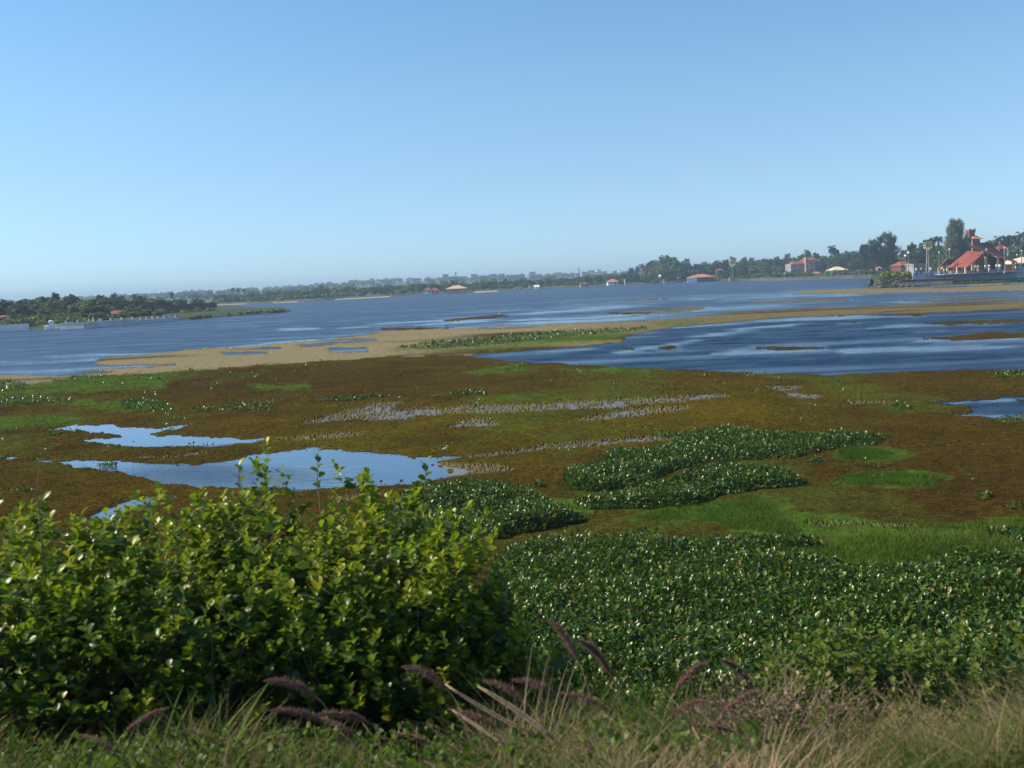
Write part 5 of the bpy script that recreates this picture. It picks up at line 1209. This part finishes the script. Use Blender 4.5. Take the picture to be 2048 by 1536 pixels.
# ------------------------------------------------------------------ foreground bushes
def bush(name, px, top, D, wx_, hz_, dy, nsh, leaf, mat, label, cat='bush', zroot=None, tintb=.5, up=1.0, seed=0, lean=0):
    """crown as an uneven mass of leafy shoots; top is where its highest leaves show"""
    rng = np.random.default_rng(100+seed); nsh = int(nsh*1.75); leaf = leaf*(1.24 if mat == 'bush_leaf' else 1.1)
    T = atY(px, top, D); zr = float(bank_z(T[0], D)) if zroot is None else zroot
    o = thing(name, label, cat, (T[0], D, zr)); zc = T[2]-hz_-zr
    az = rng.random(nsh)*6.28; cz = rng.random(nsh)*1.5-.5; cz = np.clip(cz, -1, 1); rr = (1-np.abs(cz)**2.4)**.42
    gap_ = vnoise(az*1.9+seed*3, cz*2.6+7, seed+200) > .30; az = az[gap_]; cz = cz[gap_]; rr = rr[gap_]; nsh = len(az)
    dep = 1-.5*rng.random(nsh)**2.0
    lob = 1+.18*np.sin(az*3+seed)+.16*np.sin(az*5+cz*4+seed*2)+.12*np.sin(az*9-cz*7+seed)
    S0 = np.stack([np.cos(az)*rr*wx_*lob*dep, np.sin(az)*rr*dy*lob*dep, zc+cz*hz_*dep*(.82+.36*rng.random(nsh))], 1)
    n8 = 11; nsh0 = nsh; L_ = leaf*rng.uniform(1.3, 3.1, nsh)*up
    dirn = np.stack([np.cos(az)*.45*rr, np.sin(az)*.45*rr, .55+.5*np.clip(cz, 0, 1)], 1)+rng.normal(0, .32, (nsh, 3)); dirn /= np.linalg.norm(dirn, axis=1)[:, None]
    t = np.tile(np.linspace(.05, 1, n8), nsh); Sb = np.repeat(S0, n8, 0); Dn = np.repeat(dirn, n8, 0); Ln = np.repeat(L_, n8)
    P = Sb+Dn*(Ln*t)[:, None]; n = len(P)
    la_ = np.tile(np.arange(n8)*2.4, nsh)+np.repeat(rng.random(nsh)*6.28, n8); le = .25+.75*t+rng.normal(0, .3, n)
    sz = leaf*(1.05-.35*t)*(.5+.8*rng.random(n))
    shade = np.repeat(rng.normal(0, .13, nsh), n8)
    tint = np.clip(tintb-.10+shade+.32*(t-.6)+.42*np.repeat(np.clip(cz, -.2, 1), n8)+rng.normal(0, .12, n), 0, .93)  # younger tips yellower; crown bottoms darker, their shade put into the tint
    yel = rng.random(n) < .02; tint = np.where(yel, 1.0, tint)
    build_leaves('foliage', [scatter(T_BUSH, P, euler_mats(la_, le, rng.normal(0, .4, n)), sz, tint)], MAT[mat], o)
    m = MB()
    sel = rng.choice(nsh, min(nsh, 60), replace=False)
    for i in sel:
        e = S0[i]+dirn[i]*L_[i]*.9; m.tube([(e[0]*.08, e[1]*.08, 0), (e[0]*.45, e[1]*.45, e[2]*.45), tuple(S0[i]), tuple(e)], [.014, .008, .003, .0015], 4)
    m.build('branches', MAT['twig'], o)
    return o
G_ = 'bushes crowded along the roadside bank'
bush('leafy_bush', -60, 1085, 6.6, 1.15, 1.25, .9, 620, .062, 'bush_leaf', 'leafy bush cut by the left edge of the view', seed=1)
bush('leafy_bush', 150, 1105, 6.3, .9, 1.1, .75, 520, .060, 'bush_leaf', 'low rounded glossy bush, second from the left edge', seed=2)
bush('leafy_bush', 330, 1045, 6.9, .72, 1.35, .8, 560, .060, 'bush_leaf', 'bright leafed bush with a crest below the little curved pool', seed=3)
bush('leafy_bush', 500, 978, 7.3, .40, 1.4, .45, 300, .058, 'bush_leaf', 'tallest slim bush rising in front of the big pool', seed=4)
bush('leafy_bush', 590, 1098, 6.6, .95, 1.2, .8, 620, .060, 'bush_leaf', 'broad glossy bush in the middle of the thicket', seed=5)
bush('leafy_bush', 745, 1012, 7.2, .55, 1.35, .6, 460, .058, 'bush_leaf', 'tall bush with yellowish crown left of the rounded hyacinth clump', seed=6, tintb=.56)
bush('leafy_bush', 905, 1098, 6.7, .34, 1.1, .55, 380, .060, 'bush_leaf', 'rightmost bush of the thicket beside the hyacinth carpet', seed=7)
bush('leafy_bush', 800, 1145, 6.3, .5, 1.1, .6, 330, .058, 'bush_leaf', 'shadowy bush in front of the right end of the thicket', seed=8, tintb=.42)  # low tintb on the front bushes puts the thicket's shade into leaf colour
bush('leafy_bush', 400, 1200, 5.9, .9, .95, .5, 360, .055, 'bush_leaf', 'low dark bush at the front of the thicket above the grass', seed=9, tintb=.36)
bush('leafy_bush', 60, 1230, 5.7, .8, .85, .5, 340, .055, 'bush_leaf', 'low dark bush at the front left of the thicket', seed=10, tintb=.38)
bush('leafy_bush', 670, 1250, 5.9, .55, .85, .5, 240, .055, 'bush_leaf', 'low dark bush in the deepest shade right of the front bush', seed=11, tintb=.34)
def sprout(px, tip, D, base, label, seed):
    T = atY(px, tip, D); B_ = atY(px+5, base, D); o = thing('leafy_shoot', label, 'shoot', tuple(B_)); hh = T[2]-B_[2]; rng = np.random.default_rng(seed)
    m = MB(); m.tube([(0, 0, -.1), (-.01, 0, hh*.5), (T[0]-B_[0], 0, hh)], [.006, .005, .002], 5); m.build('stem', MAT['twig'], o)
    n = 9; t = np.linspace(.25, 1, n); P = np.stack([(T[0]-B_[0])*t, 0*t, hh*t], 1)
    build_leaves('foliage', [scatter(T_BUSH, P, euler_mats(np.arange(n)*2.4, .3+.6*t, rng.normal(0, .4, n)), .065*(.8+.4*rng.random(n)), np.clip(.55+rng.normal(0, .2, n), 0, .9))], MAT['bush_leaf'], o)
sprout(636, 905, 7.2, 1010, 'single leafy shoot standing against the middle of the big pool', 1)
sprout(851, 925, 7.2, 1020, 'single leafy shoot at the right end of the big pool', 2)
sprout(478, 930, 7.3, 1000, 'pale leafy shoot topping the slim bush', 3)
sprout(85, 1000, 6.6, 1080, 'small dark shoot above the leftmost bush', 4)
sprout(530, 932, 7.3, 1000, 'dark leafy shoot right of the slim bush top', 5)
# shrubs on the right of the bank
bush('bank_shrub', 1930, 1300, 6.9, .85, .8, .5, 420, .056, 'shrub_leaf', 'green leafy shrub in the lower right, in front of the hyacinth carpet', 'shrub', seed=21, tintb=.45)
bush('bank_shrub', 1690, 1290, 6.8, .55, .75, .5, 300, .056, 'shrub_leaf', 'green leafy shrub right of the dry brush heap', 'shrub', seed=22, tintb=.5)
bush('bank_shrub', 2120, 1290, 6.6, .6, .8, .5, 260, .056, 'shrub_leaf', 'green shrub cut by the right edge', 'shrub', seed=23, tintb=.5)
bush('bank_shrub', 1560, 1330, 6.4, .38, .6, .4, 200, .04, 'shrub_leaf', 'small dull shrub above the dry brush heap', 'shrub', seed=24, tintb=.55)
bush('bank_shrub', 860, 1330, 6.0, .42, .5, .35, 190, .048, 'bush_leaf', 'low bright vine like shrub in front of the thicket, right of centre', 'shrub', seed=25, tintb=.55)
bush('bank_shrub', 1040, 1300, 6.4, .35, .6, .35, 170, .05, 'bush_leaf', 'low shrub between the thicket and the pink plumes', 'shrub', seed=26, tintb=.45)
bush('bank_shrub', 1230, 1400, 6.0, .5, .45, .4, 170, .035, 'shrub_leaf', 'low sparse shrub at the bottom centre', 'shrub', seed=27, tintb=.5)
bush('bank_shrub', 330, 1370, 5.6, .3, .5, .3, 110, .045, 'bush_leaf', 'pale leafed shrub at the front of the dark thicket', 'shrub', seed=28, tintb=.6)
# dry brush heap
P = atY(1545, 1500, 5.2); o = thing('dry_brush_heap', 'brown tangle of dry twigs in the lower right foreground', 'dry brush', (P[0], 5.2, float(bank_z(P[0], 5.2))))
m = MB(); rg = random.Random(5)
for k in range(420):
    a0 = rg.uniform(0, 6.28); r0 = rg.uniform(0, .38); b0 = Vector((r0*math.cos(a0)*1.2, r0*math.sin(a0)*.5, rg.uniform(0, .3))); d = Vector((rg.gauss(0, .8), rg.gauss(0, .35), rg.uniform(.1, 1.1))).normalized()*rg.uniform(.15, .42)
    m.tube([b0, b0+d*.5+Vector((rg.gauss(0, .03), 0, .02)), b0+d], [.0045, .003, .001], 3)
m.build('twigs', MAT['twig'], o)
nn = 1500; Pq = np.stack([RNG.normal(0, .3, nn), RNG.normal(0, .15, nn), np.abs(RNG.normal(.2, .16, nn))], 1)
build_leaves('dead_leaves', [scatter(T_BUSH, Pq, euler_mats(RNG.random(nn)*6.28, RNG.normal(0, .7, nn), RNG.random(nn)*6), .022*(.6+.8*RNG.random(nn)), .6+.4*RNG.random(nn))], MAT['bank_grass'], o)
# bank grass
def bank_grass(name, x0, x1, y0, y1, n, L0, L1, tb, label, mat='bank_grass', clump=.0, wd=.006):
    xs_ = RNG.uniform(x0, x1, n); ys_ = RNG.uniform(y0, y1, n)
    keep = fbm(xs_*1.6, ys_*1.6, 27, 3) > clump; xs_ = xs_[keep]; ys_ = ys_[keep]; n = len(xs_)
    P = np.stack([xs_, ys_, bank_z(xs_, ys_)-.03], 1); ln = RNG.uniform(L0, L1, n)*np.clip(-.35+2.6*fbm(xs_*1.6, ys_*1.6, 28, 3), .25, 2.2)
    pr_ = [(0, .5), (.3, .5), (.6, .38), (.85, .2), (1, .03)]
    T6 = (np.array([v for t_, h_ in pr_ for v in ((-h_, t_, -.6*t_*t_), (h_, t_, -.6*t_*t_))], float), np.array([(2*i, 2*i+1, 2*i+3, 2*i+2) for i in range(4)]))
    Mx = euler_mats(RNG.random(n)*6.28, np.radians(RNG.normal(62, 18, n)), RNG.normal(0, .5, n))
    t = np.clip(tb+1.5*(fbm(xs_*1.3, ys_*1.3, 29, 3)-.5)+RNG.normal(0, .2, n), 0, 1)
    return tag(build_leaves(name, [scatter(T6, P, Mx, np.stack([wd*(.6+.9*RNG.random(n)), ln, ln], 1), t)], MAT[mat]), label, 'grass', None, 'stuff')
bank_grass('roadside_grass', -4.2, 4.2, 3.8, 5.7, 60000, .10, .36, .62, 'mixed green and straw coloured grass along the very front of the bank', wd=.0042)
bank_grass('roadside_grass', -4.5, -.6, 4.0, 5.3, 2600, .2, .4, .5, 'bright green arching grass blades at the lower left', 'grass', clump=.44, wd=.017)
bank_grass('roadside_grass', .2, 5, 5.2, 7.6, 36000, .12, .42, .5, 'grey green weedy grass sloping down the bank at lower right', wd=.0048)
bank_grass('roadside_grass', -1, 5.5, 7.4, 9.6, 14000, .15, .35, .3, 'green grass at the foot of the bank beside the hyacinth carpet', wd=.007)
nn = 20000; xs_ = RNG.uniform(-4.2, 4.6, nn); ys_ = RNG.uniform(4.0, 7.2, nn); zb_ = bank_z(xs_, ys_)
keep = (fbm(xs_*2.2, ys_*2.2, 83, 3) > .45); xs_ = xs_[keep]; ys_ = ys_[keep]; zb_ = zb_[keep]; nn = len(xs_)
Pq = np.stack([xs_, ys_, zb_+RNG.random(nn)*.28], 1)
o = build_leaves('bank_weeds', [scatter(T_BUSH, Pq, euler_mats(RNG.random(nn)*6.28, RNG.normal(.3, .5, nn), RNG.random(nn)*6), .034*(.5+.8*RNG.random(nn)), np.clip(RNG.normal(.5, .25, nn), 0, 1))], MAT['shrub_leaf'])
tag(o, 'small leafy weeds mixed through the grass of the bank', 'weeds', None, 'stuff')
# tall dry stalks with fuzzy heads leaning over everything
nn = 1500; xs_ = RNG.uniform(-3.4, 4.0, nn); ys_ = RNG.uniform(4.1, 6.6, nn)
keep = (fbm(xs_*1.3, ys_*1.3, 97, 3)+.05*xs_ > .42); xs_ = xs_[keep]; ys_ = ys_[keep]; nn = len(xs_)
zz_ = bank_z(xs_, ys_); hh_ = RNG.uniform(.22, .5, nn)*np.interp(xs_, [-3, 0, 3], [.65, .9, 1.15]); az_ = RNG.normal(2.9, .7, nn); el_ = RNG.normal(.9, .28, nn)
P0 = np.stack([xs_, ys_, zz_-.02], 1); Ms = euler_mats(az_, el_, RNG.random(nn)*.2)
prs = [(0, .5), (.4, .5), (.7, .45), (1, .3)]; TS = (np.array([v for t_, h_ in prs for v in ((-h_, t_, -.35*t_**3), (h_, t_, -.35*t_**3))], float), np.array([(2*i, 2*i+1, 2*i+3, 2*i+2) for i in range(3)]))
pt_ = [scatter(TS, P0, Ms, np.stack([np.full(nn, .0028), hh_, hh_], 1), RNG.uniform(.6, 1, nn))]
k_ = 16; tt_ = np.tile(np.linspace(.74, 1.0, k_), nn); Pr = np.repeat(P0, k_, 0)+np.repeat(Ms[:, :, 1]*hh_[:, None], k_, 0)*tt_[:, None]-np.repeat(Ms[:, :, 2]*hh_[:, None], k_, 0)*(.35*tt_**3)[:, None]
pt_.append(scatter(T_BLADE, Pr, euler_mats(np.repeat(az_, k_)+RNG.normal(0, .7, nn*k_), np.repeat(el_-.5, k_)+RNG.normal(0, .5, nn*k_), RNG.random(nn*k_)*6), np.stack([np.full(nn*k_, .0035), RNG.uniform(.015, .035, nn*k_), np.full(nn*k_, .01)], 1), np.repeat(RNG.uniform(.55, 1, nn), k_)))
tag(build_leaves('dry_stalks', pt_, MAT['bank_grass']), 'tangle of straw coloured stalks with fuzzy heads leaning left over the bank', 'dry grass', None, 'stuff')
# purple seed plumes
def plume_proto(seed, bend):
    rng = np.random.default_rng(seed); o = thing('plume_grass', 'x', 'grass plume'); L_ = .55; pts = []
    for i in range(14):
        t = i/13; pts.append((bend*.42*t**2.2, 0, L_*(t-.35*abs(bend)*t**3)))
    m = MB(); m.tube(pts[:9], [.0022]*9, 4); m.build('stem', MAT['dry'], o)
    n = 900; t = .6+.4*rng.random(n); P = np.array([[np.interp(q_, np.linspace(0, 1, 14), [p[k] for p in pts]) for k in range(3)] for q_ in t])
    f = np.sin(np.pi*np.clip((t-.58)/.42, .04, .97))**.6
    d = rng.normal(size=(n, 3)); d[:, 0] += bend*1.2; d[:, 2] += .3; d /= np.linalg.norm(d, axis=1)[:, None]
    az = np.arctan2(d[:, 1], d[:, 0]); el = np.arcsin(d[:, 2])
    build_leaves('plume', [scatter(T_BLADE, P, euler_mats(az, el, rng.random(n)*6), np.stack([np.full(n, .0030), .03*f*(.6+.6*rng.random(n)), np.full(n, .01)], 1), np.clip(.45+rng.normal(0, .25, n), 0, 1))], MAT['plume'], o, False)
    return o
PP = [plume_proto(1, -1), plume_proto(2, -.7), plume_proto(3, .8)]; pused = set()
PL = [(640, 1275, 5.2, 0, 'purple plume arching in the dark left of centre, the upper one'), (655, 1352, 5.0, 0, 'bright pinkish plume arching below the upper dark one'), (710, 1420, 4.9, 0, 'dull purple plume just right of the bottom of the dark thicket'), (235, 1410, 4.8, 2, 'red plume at lower left, upper of two'), (215, 1460, 4.7, 1, 'purple plume at lower left, lower of two'),
      (440, 1440, 4.8, 0, 'small pink plume above the bright green blades'), (1000, 1395, 4.9, 0, 'short dark plume near the dry blades'), (1130, 1300, 5.3, 0, 'pale mauve plume at centre before the hyacinth'), (1345, 1290, 5.3, 2, 'magenta plume right of centre, highest on the right'), (1335, 1340, 5.1, 2, 'magenta plume right of centre, lower of the pair'),
      (1150, 1190, 5.8, 1, 'tall straw brown plume standing in front of the carpet, left of two'), (1215, 1215, 5.7, 1, 'tall straw brown plume standing in front of the carpet, right of two'), (900, 1265, 5.4, 0, 'faint dark plume at the right side of the thicket'), (1060, 1320, 5.2, 0, 'dusky plume under the pale mauve one'),
      (1440, 1350, 5.0, 2, 'purple plume left of the brush heap'), (1480, 1400, 4.8, 0, 'dull plume touching the brush heap'), (860, 1440, 4.7, 1, 'dark plume low in front of the dry blades'), (1500, 1262, 5.6, 1, 'brown tip plume above the small dull shrub'), (1230, 1350, 5.0, 0, 'dull mauve plume between centre and the magenta pair'), (740, 1340, 5.1, 0, 'dark plume beside the bright pinkish one')]
for px_, py_, D_, k, lb in PL:
    pr = PP[k]; o = pr if pr.name not in pused else copy_tree(pr); pused.add(pr.name)
    T = atY(px_, py_, D_); zb = float(bank_z(T[0], D_)); hh = max(.25, T[2]-zb); s = hh/.5
    o.location = (T[0]+(.1 if k < 2 else -.1), D_, zb); o.scale = (1.0, 1.0, s); o.rotation_euler = (0, 0, R(-.5, .5)); o['label'] = lb; o['group'] = 'purple grass plumes on the bank'
# broad dry blades
def dry_blade(p0, p1, p2, w_, D, label):
    A_, B_, C_ = [atY(p[0], p[1], D+k*.05) for k, p in enumerate((p0, p1, p2))]
    o = thing('dry_reed_blade', label, 'dry blade', tuple(A_), 0, 'dry broad blades lying over the bank grass'); V = []; Fs = []; N_ = 9
    for i in range(N_):
        t = i/(N_-1); p = A_*(1-t)**2+2*B_*t*(1-t)+C_*t*t-A_; w2 = w_*math.sin(math.pi*(.1+.85*t))**.7
        V += [tuple(p+np.array([w2*.6, 0, w2*.8])), tuple(p+np.array([0, .012, -.004])), tuple(p-np.array([w2*.6, 0, w2*.8]))]
    for i in range(N_-1): a_ = i*3; Fs += [(a_, a_+1, a_+4, a_+3), (a_+1, a_+2, a_+5, a_+4)]
    m = MB(); m.add(V, Fs); b = m.build('blade', MAT['dry'], o, True); so = b.modifiers.new('thick', 'SOLIDIFY'); so.thickness = .002
    m = MB(); m.tube([tuple(A_*(1-t)**2+2*B_*t*(1-t)+C_*t*t-A_+np.array([0, .01, -.004])) for t in (0, .3, .6, .9)], [.005, .004, .003, .001], 5); m.build('midrib', MAT['twig'], o)
dry_blade((1110, 1480), (1040, 1420), (955, 1372), .016, 4.75, 'longest pale dry blade slanting up to the left at bottom centre')
dry_blade((1080, 1475), (980, 1430), (890, 1368), .012, 4.85, 'second dry blade parallel to and left of the longest one')
dry_blade((1010, 1490), (950, 1450), (905, 1420), .010, 4.7, 'short dry blade lowest of the slanting group')
dry_blade((1420, 1530), (1400, 1490), (1385, 1455), .012, 4.6, 'short upright dry blade left of the brush heap')
dry_blade((1580, 1535), (1600, 1500), (1625, 1460), .010, 4.6, 'thin dry blade leaning right across the brush heap')
P = atY(82, 1060, 6.2); o = thing('bare_twig', 'thin bare upright twig rising above the leftmost bush', 'twig', tuple(P)); T = atY(85, 895, 6.2)
m = MB(); m.tube([(0, 0, -.3), (.0, 0, (T[2]-P[2])*.5), tuple(T-P)], [.005, .004, .0015], 5); m.build('stem', MAT['twig'], o)
m = MB(); m.tube([(0, 0, .1), (.03, 0, .16)], [.003, .001], 4); m.tube([(0, 0, .2), (-.03, 0, .27)], [.003, .001], 4); m.build('side_twigs', MAT['twig'], o)

# ------------------------------------------------------------------ haze
m, t, p, N, L = base_nodes('haze'); t.nodes.remove(p); pv = N('ShaderNodeVolumePrincipled')
pv.inputs['Color'].default_value = (.55, .76, 1, 1); pv.inputs['Density'].default_value = .00045; pv.inputs['Anisotropy'].default_value = 0.0
L(pv.outputs[0], t.nodes['Material Output'].inputs['Volume'])
mb = MB(); mb.box((0, 1750, 13), (7600, 3800, 30)); o = mb.build('haze', m); o.visible_shadow = True
tag(o, 'thin blue haze over the far shore', 'haze', None, 'stuff')
